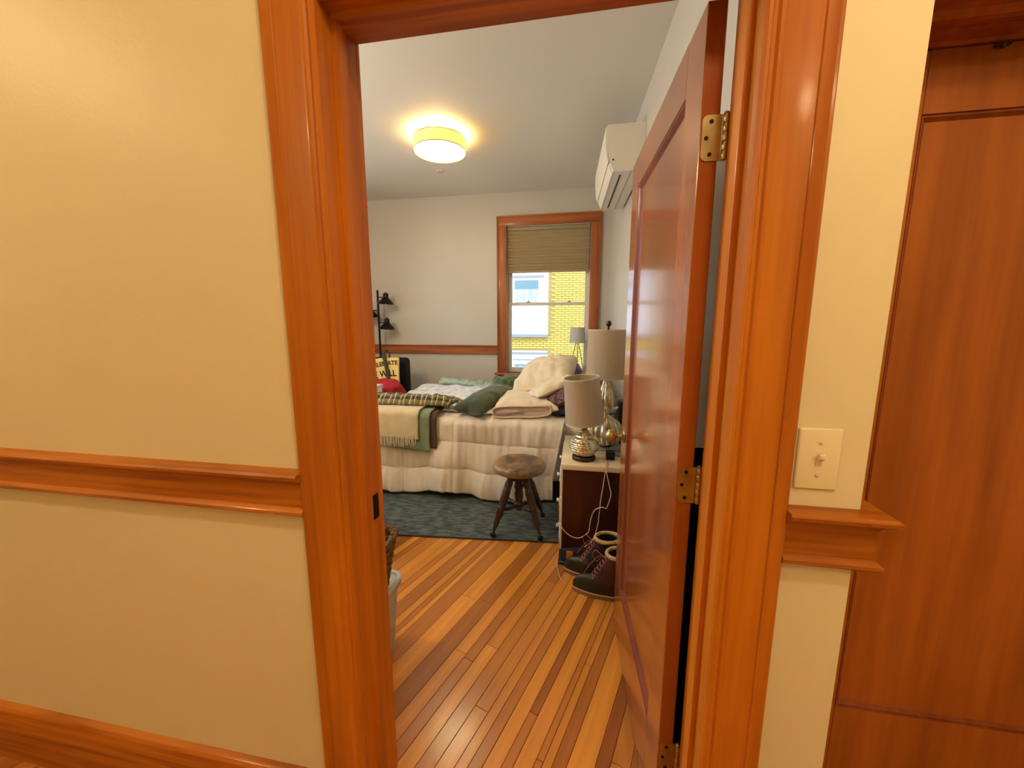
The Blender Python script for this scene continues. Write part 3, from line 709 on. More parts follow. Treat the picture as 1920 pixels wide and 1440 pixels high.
# plaid throw, thick folded strip, plus a rumpled tail
def plaidf(u, v):
    px = -1.80+u*.80; w_ = .30-.13*u; py = 2.045+v*w_+.03*u*u
    ed = (max(0, math.sin(v*PI)))**.4*(min(1, (1-u)*12))**.5
    return Vector((px+.02*nz(v*5, 3), py+.01*nz(u*12, 4), ZT+.085+.052*ed+.010*nz(u*9, v*4)+.006*math.sin(u*60+v*3)*ed+.015*math.sin(v*2*PI)*ed))
b = BM(); grid(b, 110, 26, plaidf); tag(obj('plaid_blanket', b, 'plaid', solid=.035), 'folded yellow and black plaid blanket lying along the foot of the bed', 'blanket')
def tailf(u, v):
    px = -1.42+u*.44; py = 2.42+v*.09-.05*u*u+.02*nz(u*6, 2); ed = math.sin(v*PI)**.5*math.sin(min(1, u*1.05)*PI)**.3
    return Vector((px, py, ZT+.055+.035*ed+.01*nz(u*12, v*2)))
b = BM(); grid(b, 60, 14, tailf); tag(obj('plaid_scarf', b, 'plaid', solid=.012), 'crumpled strip of plaid fabric on the duvet behind the folded plaid blanket', 'scarf')

# pillows
P_ = ZT+.015
tag(obj('green_cushion', slab(-.745, 2.36, P_+.078, .25, .80, .092, R(-14), 3, .012, 2.2, tilt=(R(4), R(6)), under=.8, pinch=.12), 'green_velvet'), 'dark green velvet cushion lying across the bed in front of the cream pillow', 'cushion')
tag(obj('green_blanket', slab(-.62, 3.05, P_+.10, .50, .34, .10, R(18), 9, .035, 3, under=.8), 'green_cord'), 'rumpled green blanket piled at the far side of the bed by the window', 'blanket')
fp = tag(obj('flat_pillow', slab(-.405, 2.40, P_+.065, .50, .66, .075, R(4), 14, .012, 5, under=.75), 'cream_cotton'), 'cream pillow lying flat with its open pillowcase end facing the room', 'pillow')
def cuff(u, v):
    # pillowcase end: soft flattened ring closed by a sunken panel
    a = u*2*PI; c, s_ = math.cos(a), math.sin(a); k = [1, 1.02, .97, .90, .45, 0][int(round(v*5))]; dy = [.10, .02, 0, .014, .018, .018][int(round(v*5))]
    x = -.415+.228*k*abs(c)**.45*(1 if c > 0 else -1); z = P_+.052+.046*k*abs(s_)**.7*(1 if s_ > 0 else -1)+.005*math.sin(u*17)*k+.012*c*k
    return Vector((x+.004*nz(u*7, v), 2.055+dy+.01*nz(c*2, s_)+.02*c, z))
b = BM(); grid(b, 72, 6, cuff, wrapu=True); obj('pillowcase_end', b, 'lining', fp)
b = BM(); tube(b, [cuff(i/60, .4)+Vector((0, -.002, 0)) for i in range(61)], .006, 6); obj('pillowcase_hem', b, 'cream_cotton', fp)
tag(obj('large_pillow', slab(-.285, 2.72, P_+.255, .52, .62, .135, R(-6), 22, .024, 3.0, tilt=(R(14), R(-14)), under=.8), 'cream_cotton'), 'plump cream pillow heaped on top of the others in front of the window', 'pillow')
tag(obj('draped_pillowcase', slab(-.20, 2.36, P_+.205, .38, .30, .055, R(24), 28, .020, 2.6, tilt=(R(-4), R(-20)), under=.7), 'cream_cotton'), 'loose cream pillowcase drooping from the heap over the purple pillow', 'pillowcase')
tag(obj('purple_pillow', slab(-.10, 2.33, P_+.125, .32, .42, .085, R(0), 33, .010, 3.5, tilt=(0, R(-24)), under=.8), 'purple_pattern'), 'purple and brown patterned pillow propped behind the small lamp', 'pillow')
tag(obj('navy_pillow', slab(-.08, 2.30, P_+.04, .30, .42, .045, R(0), 37, .008, 4, under=.6), 'navy_fabric'), 'dark navy pillow lying flat under the purple patterned pillow', 'pillow')
tag(obj('lilac_pillow', slab(-.035, 2.98, P_+.25, .16, .44, .07, R(0), 41, .008, 3, tilt=(0, R(-62)), under=.8), 'lilac_fabric'), 'lilac pillow standing against the grey headboard', 'pillow')

# ------------------------------------------------------------------ rug
rg = empty('rug', (0, 0, 0)); tag(rg, 'grey green woven rug under the bed and stool', 'rug')
RA = R(5.2)
def rugm(x0, x1, y0, y1, z0, z1):
    b = BM(); grid(b, 120, 60, lambda u, v: Vector((x0+u*(x1-x0), y0+v*(y1-y0)+.003*nz(u*30, 1)*(1 if v < .01 else 0), z1+.0012*nz(u*80, v*60)))); return b
b = BM(); box(b, -1.95, 0, 0, 1.85, .0005, .0085, .002, 1)
bmesh.ops.delete(b, geom=[f for f in b.faces if f.normal.z > .99], context='FACES')
grid(b, 150, 90, lambda u, v: Vector((-1.95+.002+u*1.946, .002+v*1.846, .0087+.0014*nz(u*120, v*160))))
r_ = obj('pile', b, 'rug', rg); b = BM(); box(b, -1.952, .002, -.006, .004, .0006, .0095, .002, 1); e_ = obj('binding', b, 'rug_edge', rg)
rg.location = (-.083, 1.49, 0); rg.rotation_euler = (0, 0, RA)

# ------------------------------------------------------------------ piano stool
sx, sy = -.368, 1.63; stl = thing('stool', 'round worn wooden piano stool standing on the rug by the bed', 'stool', (sx, sy, .0105), R(0))
b = BM(); lathe(b, [(0, .452), (.09, .454), (.132, .460), (.156, .458), (.171, .446), (.177, .428), (.171, .408), (.15, .398), (.10, .397), (0, .397)], n=48); obj('seat', b, 'stool_seat', stl)
b = BM(); lathe(b, [(0, .458), (.118, .4595), (.128, .458)], n=48); 
b = BM(); lathe(b, [(0, .3965), (.105, .3965), (.11, .385), (.104, .372), (.092, .366), (.085, .352), (.05, .346), (0, .346)], n=40); obj('seat_hub', b, 'stool_wood', stl)
b = BM(); lathe(b, [(0, .345), (.022, .345), (.026, .31), (.033, .285), (.024, .265), (.03, .235), (.026, .20), (.022, .18), (.031, .165), (.02, .15), (.024, .135), (.014, .118), (0, .112)], n=28); obj('centre_post', b, 'stool_wood', stl)
for k in range(4):
    a = R(228+90*k); d = Vector((math.cos(a), math.sin(a), 0)); top = d*.072+Vector((0, 0, .352)); foot = d*.213+Vector((0, 0, .028))
    prof = [(0, .017), (.04, .023), (.10, .026), (.16, .020), (.19, .024), (.24, .027), (.42, .026), (.50, .022), (.53, .026), (.56, .021), (.66, .024), (.72, .018), (.78, .019), (.92, .011), (1, .008)]
    b = BM(); tube(b, [top.lerp(foot, t) for t, _ in prof], [r_ for _, r_ in prof], 16); lg = obj('leg', b, 'stool_wood', stl)
    b = BM(); lathe(b, [(0, 0), (.014, .004), (.018, .014), (.014, .024), (.008, .03), (0, .03)], (foot.x, foot.y, 0), n=16)
    for j in range(3):
        aa = a+R(-50+50*j); tube(b, [foot+Vector((0, 0, 0)), foot+Vector((math.cos(aa)*.016, math.sin(aa)*.016, -.006)), foot+Vector((math.cos(aa)*.02, math.sin(aa)*.02, -.022))], [.005, .0045, .003], 6)
    obj('claw_foot', b, 'dark_metal', lg)
    m1 = top.lerp(foot, .58); b = BM(); tube(b, [m1, m1*.55+Vector((0, 0, .061)), Vector((d.x*.02, d.y*.02, .150))], [.008, .0125, .008], 10); obj('stretcher', b, 'stool_wood', stl)

# ------------------------------------------------------------------ dresser with its lamps and clutter
DX0, DX1, DY0, DY1, DZ = -.070, .380, 1.39, 1.985, .56
dr = thing('dresser', 'dark wood dresser with pale glossy top between bed and open door', 'dresser', (0, 0, 0))
b = BM(); box(b, DX0, DX1, DY0, DY1, .0, .528, .002, 1); obj('body', b, 'dresser_wood', dr)
b = BM(); box(b, DX0-.012, DX1+.004, DY0-.012, DY1+.005, .528, DZ, .004, 2); obj('top', b, 'dresser_top', dr)
for z0, z1 in ((.36, .52), (.19, .35), (.02, .18)):
    b = BM(); box(b, DX0-.018, DX0-.0005, DY0+.006, DY1-.006, z0, z1, .003, 1); q = obj('drawer', b, 'white_paint', dr)
    for yy in (DY0+.14, DY1-.14):
        b = BM(); lathe(b, [(0, .024), (.010, .023), (.013, .016), (.008, .009), (.005, .005), (.006, 0)], n=16, mtx=Matrix.Rotation(-PI/2, 4, 'Y')); k = obj('knob', b, 'crystal' if False else 'white_paint', q); k.location = (DX0-.018, yy, (z0+z1)/2)
# small lamp
sl = thing('small_table_lamp', 'small table lamp with tilted linen shade and beaded mercury glass ball', 'table lamp', (.048, 1.50, DZ))
b = BM(); lathe(b, [(0, 0), (.069, 0), (.071, .004), (.070, .018), (.066, .024), (.05, .027), (0, .027)], n=40); obj('base', b, 'antique_bronze', sl)
b = BM()
def bead(u, v):
    a = u*2*PI; t = v
    z = .027+.158*t
    prof = [(0, .05), (.08, .064), (.25, .083), (.42, .087), (.6, .075), (.78, .048), (.9, .027), (1, .017)]
    for (t0, r0), (t1, r1) in zip(prof, prof[1:]):
        if t0 <= t <= t1: k = (t-t0)/(t1-t0); k = k*k*(3-2*k)*.5+k*.5; r = r0+(r1-r0)*k; break
    row = math.floor(t*11); f = abs(math.sin(t*11*PI)); r *= 1+.05*f*(.4+.6*abs(math.cos(a*11+(row % 2)*PI/2)))
    return Vector((r*math.cos(a), r*math.sin(a), z))
grid(b, 176, 78, bead, wrapu=True); obj('glass_body', b, 'mercury_glass', sl)
b = BM(); lathe(b, [(.017, .183), (.0185, .19), (.0185, .235), (.014, .24), (.010, .30), (.0, .30)], n=24); obj('neck', b, 'antique_bronze', sl)
def drum(name, parent, r0, r1, h, z0, m, tilt=None, pos=(0, 0, 0)):
    mt = Matrix.Translation(Vector(pos)+Vector((0, 0, z0)))
    if tilt: mt = mt @ Matrix.Rotation(tilt[0], 4, 'Y') @ Matrix.Rotation(tilt[1], 4, 'X')
    b = BM(); lathe(b, [(r0, 0), (r1, h), (r1-.003, h), (r0-.003, 0), (r0, 0)], n=64, mtx=mt); s = obj(name, b, m, parent)
    for r_, z_ in ((r0, 0), (r1, h)):
        b = BM(); lathe(b, [(r_+.0015, z_-.003), (r_+.0015, z_+.004), (r_-.004, z_+.004), (r_-.004, z_-.003), (r_+.0015, z_-.003)], n=64, mtx=mt); obj('shade_trim', b, 'shade_edge', s)
    return s
drum('lamp_shade', sl, .114, .104, .268, .228, 'shade_linen', (R(-5.5), R(3)), (-.0, 0, 0))
# tall lamp
tl = thing('tall_table_lamp', 'tall table lamp with drum shade and ribbed double gourd glass body', 'table lamp', (.182, 1.72, DZ))
b = BM(); box(b, -.062, .062, -.062, .062, 0, .024, .003, 2); obj('crystal_base', b, 'crystal', tl)
prof = [(.03, .024), (.05, .03), (.088, .052), (.106, .085), (.110, .12), (.098, .162), (.066, .200), (.032, .220), (.022, .228), (.026, .238), (.040, .265), (.049, .30), (.050, .33), (.042, .37), (.028, .41), (.020, .445), (.017, .47)]
pp = spline([(r, 0, z) for r, z in prof], 4)
b = BM(); lathe(b, [(p.x, p.z) for p in pp], n=96, ribs=18, ramp=.055); obj('glass_body', b, 'mercury_glass', tl)
b = BM(); tube(b, [(0, 0, .47), (0, 0, .795)], .0045, 10); lathe(b, [(0, .770), (.006, .772), (.010, .776), (.004, .782), (.008, .790), (.016, .800), (.017, .812), (.012, .824), (0, .828)], n=24); obj('finial', b, 'antique_bronze', tl)
tsd = drum('lamp_shade', tl, .130, .124, .298, .470, 'shade_linen')
b = BM()
for k in range(3):
    a = k*2*PI/3; tube(b, [(0, 0, .762), (.121*math.cos(a), .121*math.sin(a), .764)], .002, 6)
obj('shade_spider', b, 'dark_metal', tl)
# tripod lamp on a stand beyond the bed head
nsd = thing('bedside_table', 'bedside table beyond the head of the bed holding the tripod lamp', 'table', (-.04, 3.59, 0))
b = BM(); box(b, -.14, .30, -.085, .085, .845, .87, .004, 2); obj('table_top', b, 'fir_horizontal', nsd)
for x, y in ((-.12, -.068), (-.12, .068), (.28, -.068), (.28, .068)):
    b = BM(); box(b, x-.015, x+.015, y-.015, y+.015, 0, .845, .002, 1); obj('leg', b, 'fir_vertical', nsd)
tp = thing('tripod_lamp', 'small tripod lamp with white drum shade standing in front of the window', 'table lamp', (-.015, 3.59, .8705))
drum('lamp_shade', tp, .088, .078, .165, .30, 'shade_white')
for k in range(3):
    a = R(205+120*k); b = BM(); tube(b, [(.012*math.cos(a), .012*math.sin(a), .32), (.088*math.cos(a), .088*math.sin(a), .002)], .0038, 8); obj('leg', b, 'antique_bronze', tp)
b = BM(); lathe(b, [(0, .29), (.016, .29), (.016, .33), (.010, .34), (.010, .38), (0, .38)], n=16); obj('socket', b, 'antique_bronze', tp)
# clutter
cb = BM(); box(cb, -.026, .026, -.025, .025, 0, .05, .004, 2); o = tag(obj('charger_box', cb, 'black_plastic'), 'small black charger box on the dresser in front of the tall lamp', 'charger'); o.location = (.205, 1.52, DZ)
cb = BM(); box(cb, -.05, .05, -.06, .06, 0, .29, .008, 2); o = obj('speaker', cb, 'black_plastic'); o.location = (.325, 1.90, DZ); tag(o, 'tall black speaker at the back of the dresser beside the tall lamp', 'speaker')
gb = BM(); lathe(gb, [(.006, .0), (.05, -.012), (.053, -.008), (.05, 0)], n=24) if False else box(gb, -.035, .035, -.015, .015, -.008, .008, .004, 2)
cone = BM(); prism(cone, [(-.05, -.10), (.05, -.10), (.05, .10), (-.05, .10)], 2, -.006, 0)
cone.free(); gb.free()
fb = BM()
for k in range(9):
    a = k*2.4; r_ = .006+.0035*k; lathe(fb, [(0, -.007), (.010, -.003), (.012, .003), (.006, .009), (0, .01)], (r_*math.cos(a)*.8, r_*math.sin(a)*.5, .0+.004*math.sin(k)+.012*(k % 3)), n=10)
fl_ = tag(empty('flower_vase', (.240, 1.83, DZ)), 'small vase of white flowers behind the tall lamp', 'vase')
o = obj('flowers', fb, 'shade_white', fl_); o.location = (0, 0, .222)
b = BM(); lathe(b, [(0, 0), (.014, 0), (.020, .03), (.018, .07), (.009, .12), (.010, .20), (.008, .20), (.006, .12), (0, .1)], n=20); obj('vase', b, 'grey_upholstery', fl_)
gb = BM(); lathe(gb, [(0, 0), (.055, 0), (.068, .012), (.070, .030), (.067, .030), (.060, .012), (0, .006)], n=36); o = tag(obj('glass_dish', gb, 'crystal'), 'clear glass dish on the dresser by the tall lamp base', 'dish'); o.location = (.275, 1.625, DZ)

# cords
def cord(name, pts, r, m, label):
    b = BM(); tube(b, spline(pts, 6), r, 6); return tag(obj(name, b, m), label, 'cord')
yc = DY0-.016
cord('power_cord', [(.185, 1.60, DZ+.0025), (.18, 1.46, DZ+.0025), (.172, 1.385, DZ+.003), (.168, yc-.004, .535), (.160, yc, .46), (.148, yc-.004, .36), (.142, yc-.004, .27), (.135, yc-.006, .20), (.108, yc-.02, .12), (.05, yc-.05, .075), (.09, yc-.03, .06), (.17, yc-.01, .05)], .0028, 'cord_white', 'longer white power cord dropping from the dresser top towards the boots')
cord('charging_cable', [(.195, 1.50, DZ+.002), (.185, 1.42, DZ+.002), (.178, 1.384, DZ+.002), (.176, yc-.006, .53), (.196, yc-.004, .44), (.204, yc-.003, .40), (.190, yc-.004, .34), (.180, yc-.004, .315), (.155, yc-.014, .325), (.115, yc-.01, .30), (.096, yc-.005, .24), (.088, yc-.004, .17), (.075, yc-.008, .15), (.03, yc-.02, .125), (-.02, yc-.02, .135), (-.06, yc-.02, .17), (-.092, yc-.01, .21)], .0028, 'cord_white', 'white charging cable looping against the dark side of the dresser')
cord('extension_cord', [(-.086, 1.372, .10), (-.083, 1.365, .05), (-.088, 1.33, .004), (-.088, 1.26, .004), (-.078, 1.20, .004), (-.062, 1.14, .004), (-.03, 1.09, .004)], .0035, 'cord_tan', 'tan cord running down to the floor around the boots')

# ------------------------------------------------------------------ duck boots
def boot(name, label, loc, rz, up_m, seed):
    t = thing(name, label, 'boot', loc, rz, 'pair of duck boots')
    # local: toe toward -x, sole on z=0
    def foot_w(x):   # half width along the foot, x from -.15 (toe) to .15 (heel)
        k = (x+.155)/.31; k = min(1, max(0, k))
        return .052*min(1, (math.sin(min(k*1.9, PI/2)))**.55)*(1-.22*math.sin(max(0, k-.35)*PI/.65*.9))*(1 if k < .93 else math.sqrt(max(0.05, 1-((k-.93)/.07)**2)))
    b = BM(); n = 28; out = [(-.155+.31*(.5-.5*math.cos(PI*i/n)), 1) for i in range(n+1)]
    loop = [(x, max(.004, foot_w(x))) for x, _ in out]; prof = [(x, w_+.006) for x, w_ in loop]+[(x, -w_-.006) for x, w_ in loop[::-1]]
    prism(b, prof, 2, 0, .018); obj('sole', b, 'boot_sole', t)
    def vamp(u, v):
        x = -.153+u*.306; w_ = max(.004, foot_w(x)); a = v*PI
        k = u; h = .062+.030*math.sin(min(1, k*1.6)*PI/2) if k < .55 else .092-.012*(k-.55)
        if k < .12: h *= .55+.45*math.sin(k/.12*PI/2)
        return Vector((x, w_*math.cos(a)*1.0, .018+h*abs(math.sin(a))**.62+.0015*nz(u*9, v*9, seed)))
    b = BM(); grid(b, 46, 30, vamp); obj('rubber_shell', b, 'rubber_olive', t)
    b = BM()
    pts = [(x, w_+.004, .021) for x, w_ in loop]+[(x, -w_-.004, .021) for x, w_ in loop[::-1]]
    tube(b, pts, .0035, 6); obj('welt', b, 'cord_tan', t)
    def shaft(u, v):
        a = u*2*PI; z = .075+v*.155; f = (z-.075)/.155
        cxx = .062+.012*f; rx = .085-.022*f+(.02*(1-f)**2 if math.cos(a) < 0 else 0); ry = .047+.006*f
        return Vector((cxx+rx*math.cos(a)+.003*nz(math.cos(a)*3, z*20, seed), ry*math.sin(a)+.002*nz(math.sin(a)*3, z*25, seed+2), z+.006*math.cos(a)*f))
    b = BM(); grid(b, 44, 16, shaft, wrapu=True); sf = obj('leather_shaft', b, up_m, t, solid=.004)
    b = BM()
    def collar(u, v):
        a = u*2*PI; c = v*2*PI; rr = .009
        return Vector((.074+(.063+rr*math.cos(c))*math.cos(a), (.053+rr*math.cos(c))*math.sin(a), .236+.010*math.sin(c)+.006*math.cos(a)+.002*nz(u*40, v*5)))
    grid(b, 48, 10, collar, wrapu=True); obj('shearling_collar', b, 'shearling', t)
    b = BM(); 
    for k in range(6):
        x = -.045+k*.012; z = .098+k*.021
        tube(b, spline([(x-.004, .030, z-.004), (x-.012, 0, z+.008), (x+.006, -.032, z+.008)], 4), .0022, 5); tube(b, spline([(x-.004, -.030, z-.004), (x-.012, 0, z+.009), (x+.006, .032, z+.008)], 4), .0022, 5)
    tube(b, spline([(-.0, .0, .205), (-.045, .03, .215), (-.06, .045, .18), (-.04, .04, .15), (-.02, .03, .175)], 6), .0022, 5)
    tube(b, spline([(-.0, .0, .205), (-.03, .05, .17), (-.07, .06, .115), (-.10, .058, .06), (-.105, .060, .02)], 6), .0022, 5)
    obj('laces', b, 'lace', t)
    b = BM(); box(b, -.012, .012, -.0015, .0015, 0, .03, .001, 1); q = obj('pull_tab', b, 'boot_tag', t); q.location = (.135, 0, .20); q.rotation_euler = (0, 0, R(90))
    return t
boot('duck_boot', 'olive and brown duck boot with laces, nearest, half behind the door edge', (.155, 1.065, .0), R(-6), 'boot_leather', 1)
boot('duck_boot', 'dark duck boot standing behind the nearest boot, toe showing', (.105, 1.205, .0), R(-8), 'boot_dark', 5)
tg = BM(); box(tg, -.018, .018, -.0015, .0015, 0, .05, .001, 1)
# dark slipper standing behind with an orange label
t = thing('black_shoe', 'black low shoe with orange label against the dresser foot', 'shoe', (-.012, 1.305, 0), R(-4))
b = BM(); box(b, -.07, .16, -.04, .04, 0, .018, .012, 3); obj('sole', b, 'black_plastic', t)
def shoe(u, v):
    x = -.068+u*.226; a = v*PI; w_ = .038*math.sin(min(1, u*3)*PI/2)**.5*math.sin(min(1, (1-u)*4)*PI/2)**.4+.002
    h = .055+.045*u
    return Vector((x, w_*math.cos(a), .018+h*abs(math.sin(a))**.7))
b = BM(); grid(b, 30, 20, shoe); obj('upper', b, 'black_fabric', t)
o = obj('label_tab', tg, 'boot_tag', t); o.location = (-.005, -.043, .045)

# black bag kept behind the open door
def bagf(u, v):
    a = u*2*PI; z = .002+v*.98; w_ = .062*(1-.5*v**4); d_ = .16*(1-.35*v**3)
    return Vector((w_*abs(math.cos(a))**.6*(1 if math.cos(a) > 0 else -1)+.006*nz(u*9, v*6), d_*abs(math.sin(a))**.6*(1 if math.sin(a) > 0 else -1), z))
bg_ = thing('garment_bag', 'black fabric bag behind the open door, seen in the hinge gap', 'bag', (.375, .36, 0))
b = BM(); grid(b, 60, 40, bagf, wrapu=True); lathe(b, [(0, 0), (.03, 0)], (0, 0, .003), n=8); obj('bag_body', b, 'black_fabric', bg_)
b = BM(); tube(b, spline([(0, -.06, .97), (.01, -.04, 1.03), (.01, .04, 1.03), (0, .06, .97)], 6), .008, 8); obj('carry_handle', b, 'grey_cloth', bg_)

# ------------------------------------------------------------------ left of the doorway: tub, basket, cabinet
tb_ = thing('storage_tub', 'translucent white plastic storage tub on the floor left of the doorway', 'tub', (-.91, .40, 0))
def rrect(u, rx, ry, r):
    # point on a rounded rectangle, u in 0..1 round the perimeter
    segs = [((rx-r, ry-r), 0), ((-rx+r, ry-r), 90), ((-rx+r, -ry+r), 180), ((rx-r, -ry+r), 270)]
    t = (u % 1)*4; k = int(t); f = t-k; (cx, cy), a0 = segs[k]
    if f < .7: a = R(a0+90*f/.7); return cx+r*math.cos(a), cy+r*math.sin(a)
    (nx, ny), _ = segs[(k+1) % 4]; g_ = (f-.7)/.3; a = R(a0+90)
    return (cx+(nx-cx)*g_)+r*math.cos(a), (cy+(ny-cy)*g_)+r*math.sin(a)
def tubf(u, v):
    z = .003+v*.292; k = .90+.10*v; x, y = rrect(u, .195*k, .225*k, .045)
    return Vector((x, y, z))
b = BM(); grid(b, 96, 14, tubf, wrapu=True); vs = [v for v in b.verts if v.co.z < .0035]; bmesh.ops.contextual_create(b, geom=vs); obj('tub_body', b, 'tub_plastic', tb_)
b = BM(); prism(b, [rrect(i/80, .206, .238, .05) for i in range(80)], 2, .290, .309)
def ring(zc, rx, ry, r, n=80):
    return [(*rrect(i/n, rx, ry, .05), zc) for i in range(n+1)]
tube(b, ring(.311, .200, .232, .010), .010, 8); obj('lid', b, 'tub_plastic', tb_)
b = BM(); box(b, -.15, .13, -.18, .14, .02, .19, .03, 3); q = obj('folded_cloth', b, 'grey_upholstery', tb_)
bk = thing('wicker_basket', 'brown wicker basket with grey cloth sitting on the plastic tub', 'basket', (-.872, .43, .3235))
b = BM()
def bk_pt(a, v, off=0):
    c, s_ = math.cos(a), math.sin(a); k = .80+.20*v
    return Vector(((.185*k+off)*abs(c)**.35*(1 if c > 0 else -1), (.150*k+off)*abs(s_)**.35*(1 if s_ > 0 else -1), v*.222))
for j in range(15):
    v = .02+j*.065; tube(b, [bk_pt(2*PI*i/96, v, .004*math.sin(i*PI/2+j*PI)) for i in range(97)], .0068, 6)
for i in range(36):
    tube(b, [bk_pt(2*PI*i/36, k/6, .004) for k in range(7)], .0035, 5)
wv = obj('woven_side', b, 'wicker', bk)
b = BM()
for ph in (0, PI): tube(b, [bk_pt(2*PI*i/120, 1.0, .007*math.cos(i*.7+ph))+Vector((0, 0, .007*math.sin(i*.7+ph))) for i in range(121)], .0085, 6)
obj('braided_rim', b, 'wicker', bk)
b = BM(); box(b, -.14, .14, -.11, .11, .0, .012, .003, 1); obj('basket_base', b, 'wicker', bk)
tag(obj('grey_sweater', slab(-.872, .43, .49, .30, .235, .055, 0, 51, .02, 3, under=.8), 'grey_cloth'), 'grey knitted cloth bundled inside the wicker basket', 'sweater')
cbn = thing('side_cabinet', 'black side cabinet behind the door jamb, only its edge showing', 'cabinet', (-1.45, 1.20, 0))
b = BM(); box(b, -.20, .20, -.13, .13, .0, .46, .003, 1); obj('body', b, 'black_plastic', cbn)
b = BM(); box(b, -.205, .205, -.135, .135, .4605, .48, .003, 1); obj('top', b, 'black_plastic', cbn)
wc = thing('white_chest', 'white chest by the foot of the bed, edge showing beside the jamb', 'cabinet', (-2.10, 2.52, 0))
b = BM(); box(b, -.20, .20, -.18, .16, 0, .77, .004, 1); obj('body', b, 'white_paint', wc)
b = BM(); box(b, -.205, .205, -.185, .165, .7705, .79, .004, 1); obj('top', b, 'white_paint', wc)

# ------------------------------------------------------------------ floor lamp and loaded chair in the far corner
fp_ = thing('floor_lamp', 'black floor lamp with three cone shades in the far left corner', 'floor lamp', (-2.40, 3.58, 0))
b = BM(); lathe(b, [(0, 0), (.13, 0), (.13, .012), (.03, .02), (.012, .03), (0, .03)], n=36); obj('base', b, 'dark_metal', fp_)
b = BM(); tube(b, [(0, 0, .02), (0, 0, 1.775)], .0125, 14); lathe(b, [(.0125, 1.775), (.009, 1.785), (0, 1.785)], n=14); obj('pole', b, 'dark_metal', fp_)
for z_, sgn in ((1.70, 1), (1.545, -1), (1.40, 1)):
    b = BM(); tube(b, [(0, 0, z_), (sgn*.075, -.0, z_-.004)], .006, 8); arm = obj('arm', b, 'dark_metal', fp_)
    b = BM(); cxx = sgn*.105
    lathe(b, [(0, .062), (.006, .060), (.007, .050), (.024, .046), (.030, .038), (.031, -.004), (.036, -.010), (.048, -.022), (.078, -.056), (.096, -.082), (.094, -.084), (.074, -.056), (.044, -.022), (.028, -.006), (0, -.004)], (cxx, 0, z_), n=36, mtx=Matrix.Rotation(R(3)*sgn, 4, 'Y')); s_ = obj('lamp_shade', b, 'dark_metal', arm)
    b = BM(); lathe(b, [(0, -.086), (.018, -.080), (.028, -.062), (.026, -.045), (.014, -.025), (0, -.02)], (cxx, 0, z_), n=20); obj('bulb', b, 'white_paint', arm)
ch = thing('chair', 'dark chair in the far left corner, piled with clothes', 'chair', (-2.15, 3.14, 0))
b = BM(); box(b, -.25, .25, .14, .22, .48, 1.0, .045, 5); obj('backrest', b, 'black_fabric', ch)
b = BM(); box(b, -.26, .26, -.26, .17, .40, .50, .03, 4); obj('seat', b, 'black_fabric', ch)
for x, y in ((-.22, -.22), (.22, -.22), (-.22, .17), (.22, .17)):
    b = BM(); tube(b, [(x, y, 0), (x*.96, y*.96, .41)], [.014, .02], 10); obj('leg', b, 'dark_metal', ch)
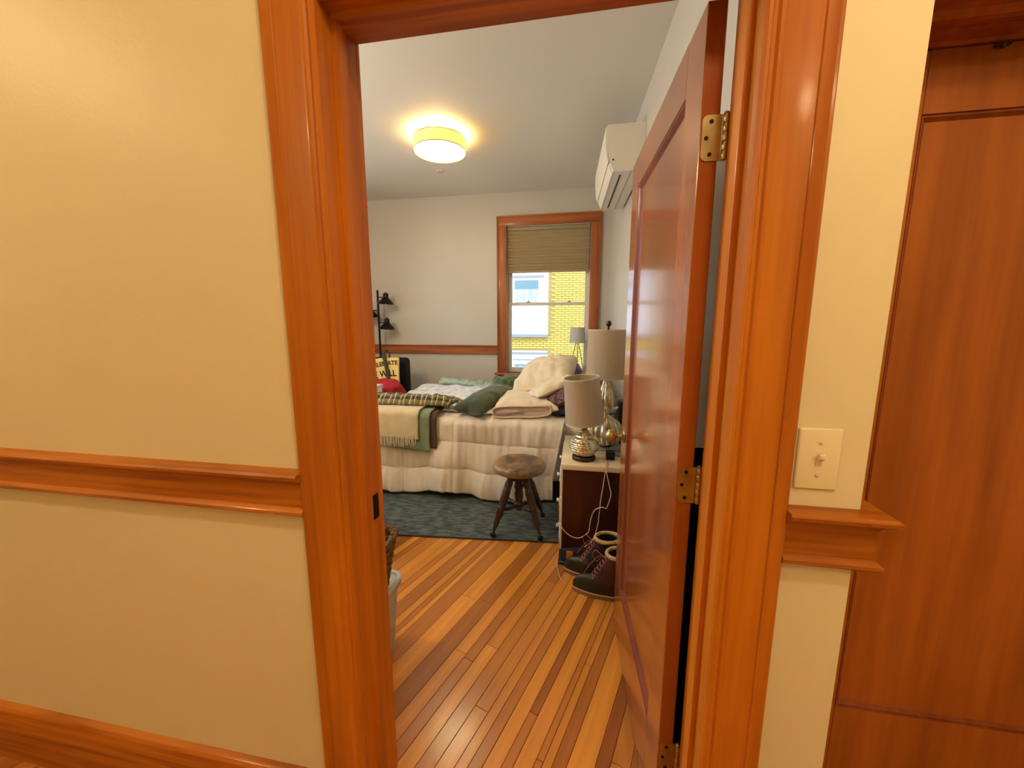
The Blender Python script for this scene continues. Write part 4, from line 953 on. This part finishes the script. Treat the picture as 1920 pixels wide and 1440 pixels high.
# tote with words
def toteP(x, z, off=0):
    # slouching front panel; x in [-.5,.5], z in [0,1]
    return Vector((x*.46+.03*(z-.5)*-1, -.03+.07*z+.012*math.sin(x*7+z*3)-off, z*.40+.012*math.sin(x*5)))
tt = thing('tote_bag', 'pale yellow tote bag with black capital letters and brown strap on the chair', 'tote bag', (-2.165, 3.12, .60))
b = BM(); grid(b, 40, 30, lambda u, v: toteP(u-.5, v)); q = obj('bag_panel', b, 'tote', tt, solid=.03)
def text_on(txt, size, x, z, parent, name='lettering', m='ink', rot=0, place=None):
    cu = bpy.data.curves.new('t', 'FONT'); cu.body = txt; cu.size = size; cu.align_x = 'CENTER'; cu.extrude = 0; cu.resolution_u = 3; cu.offset = size*.022
    to = bpy.data.objects.new('t', cu); C.objects.link(to); dg = bpy.context.evaluated_depsgraph_get(); me = bpy.data.meshes.new_from_object(to.evaluated_get(dg))
    bpy.data.objects.remove(to); b = BM(); b.from_mesh(me); bpy.data.meshes.remove(me)
    bmesh.ops.triangulate(b, faces=b.faces[:]); bmesh.ops.subdivide_edges(b, edges=b.edges[:], cuts=1)
    for v in b.verts: v.co = place(x+v.co.x*math.cos(rot)-v.co.y*math.sin(rot), z+v.co.y*math.cos(rot)+v.co.x*math.sin(rot))
    o_ = obj(name, b, m, parent, smooth=False, solid=.001); return o_
tp_ = lambda x, z: toteP(x/.46, z/.40, .018)
text_on('CELEBRATE', .066, .055, .315, tt, rot=R(4), place=tp_)
text_on('WE WILL', .092, .02, .195, tt, rot=R(3), place=tp_)
b = BM(); grid(b, 4, 20, lambda u, v: toteP(.16+u*.10+.05*(1-v), .12+v*.98, .028)+Vector((-.03*v*v, 0, .02*v))); obj('strap', b, 'brown_strap', tt, solid=.004)
b = BM(); tube(b, spline([toteP(.12, .98, .02), toteP(.13, 1.12, .0), toteP(.2, 1.2, -.01), toteP(.27, 1.12, .0), toteP(.28, .98, .01)], 5), .010, 7); obj('handle', b, 'brown_strap', tt)
rc = tag(obj('red_jacket', slab(-2.02, 2.90, .665, .50, .30, .13, R(3), 61, .022, 2.6, tilt=(R(-42), R(4)), under=.7), 'red_cloth'), 'bright red folded garment below the yellow tote on the chair', 'jacket')
def redP(x, z): return Vector((-2.02+x, 2.775+.25*x*x*0+z*.55, .735+z*.75-.35*x*x))
for k in range(2):
    b = BM()
    x = -.16+k*.15
    for j in range(5):
        x0 = x+j*.022; tube(b, [redP(x0, .0), redP(x0+.006, .022), redP(x0+.014, .006), redP(x0+.02, .012)], .0018, 4)
    obj('stitched_script', b, 'pale_ink', rc)
tag(obj('black_bag', slab(-1.99, 2.90, .545, .52, .34, .085, 0, 67, .02, 3, under=.9), 'black_fabric'), 'black bag on the chair seat under the red garment', 'bag')
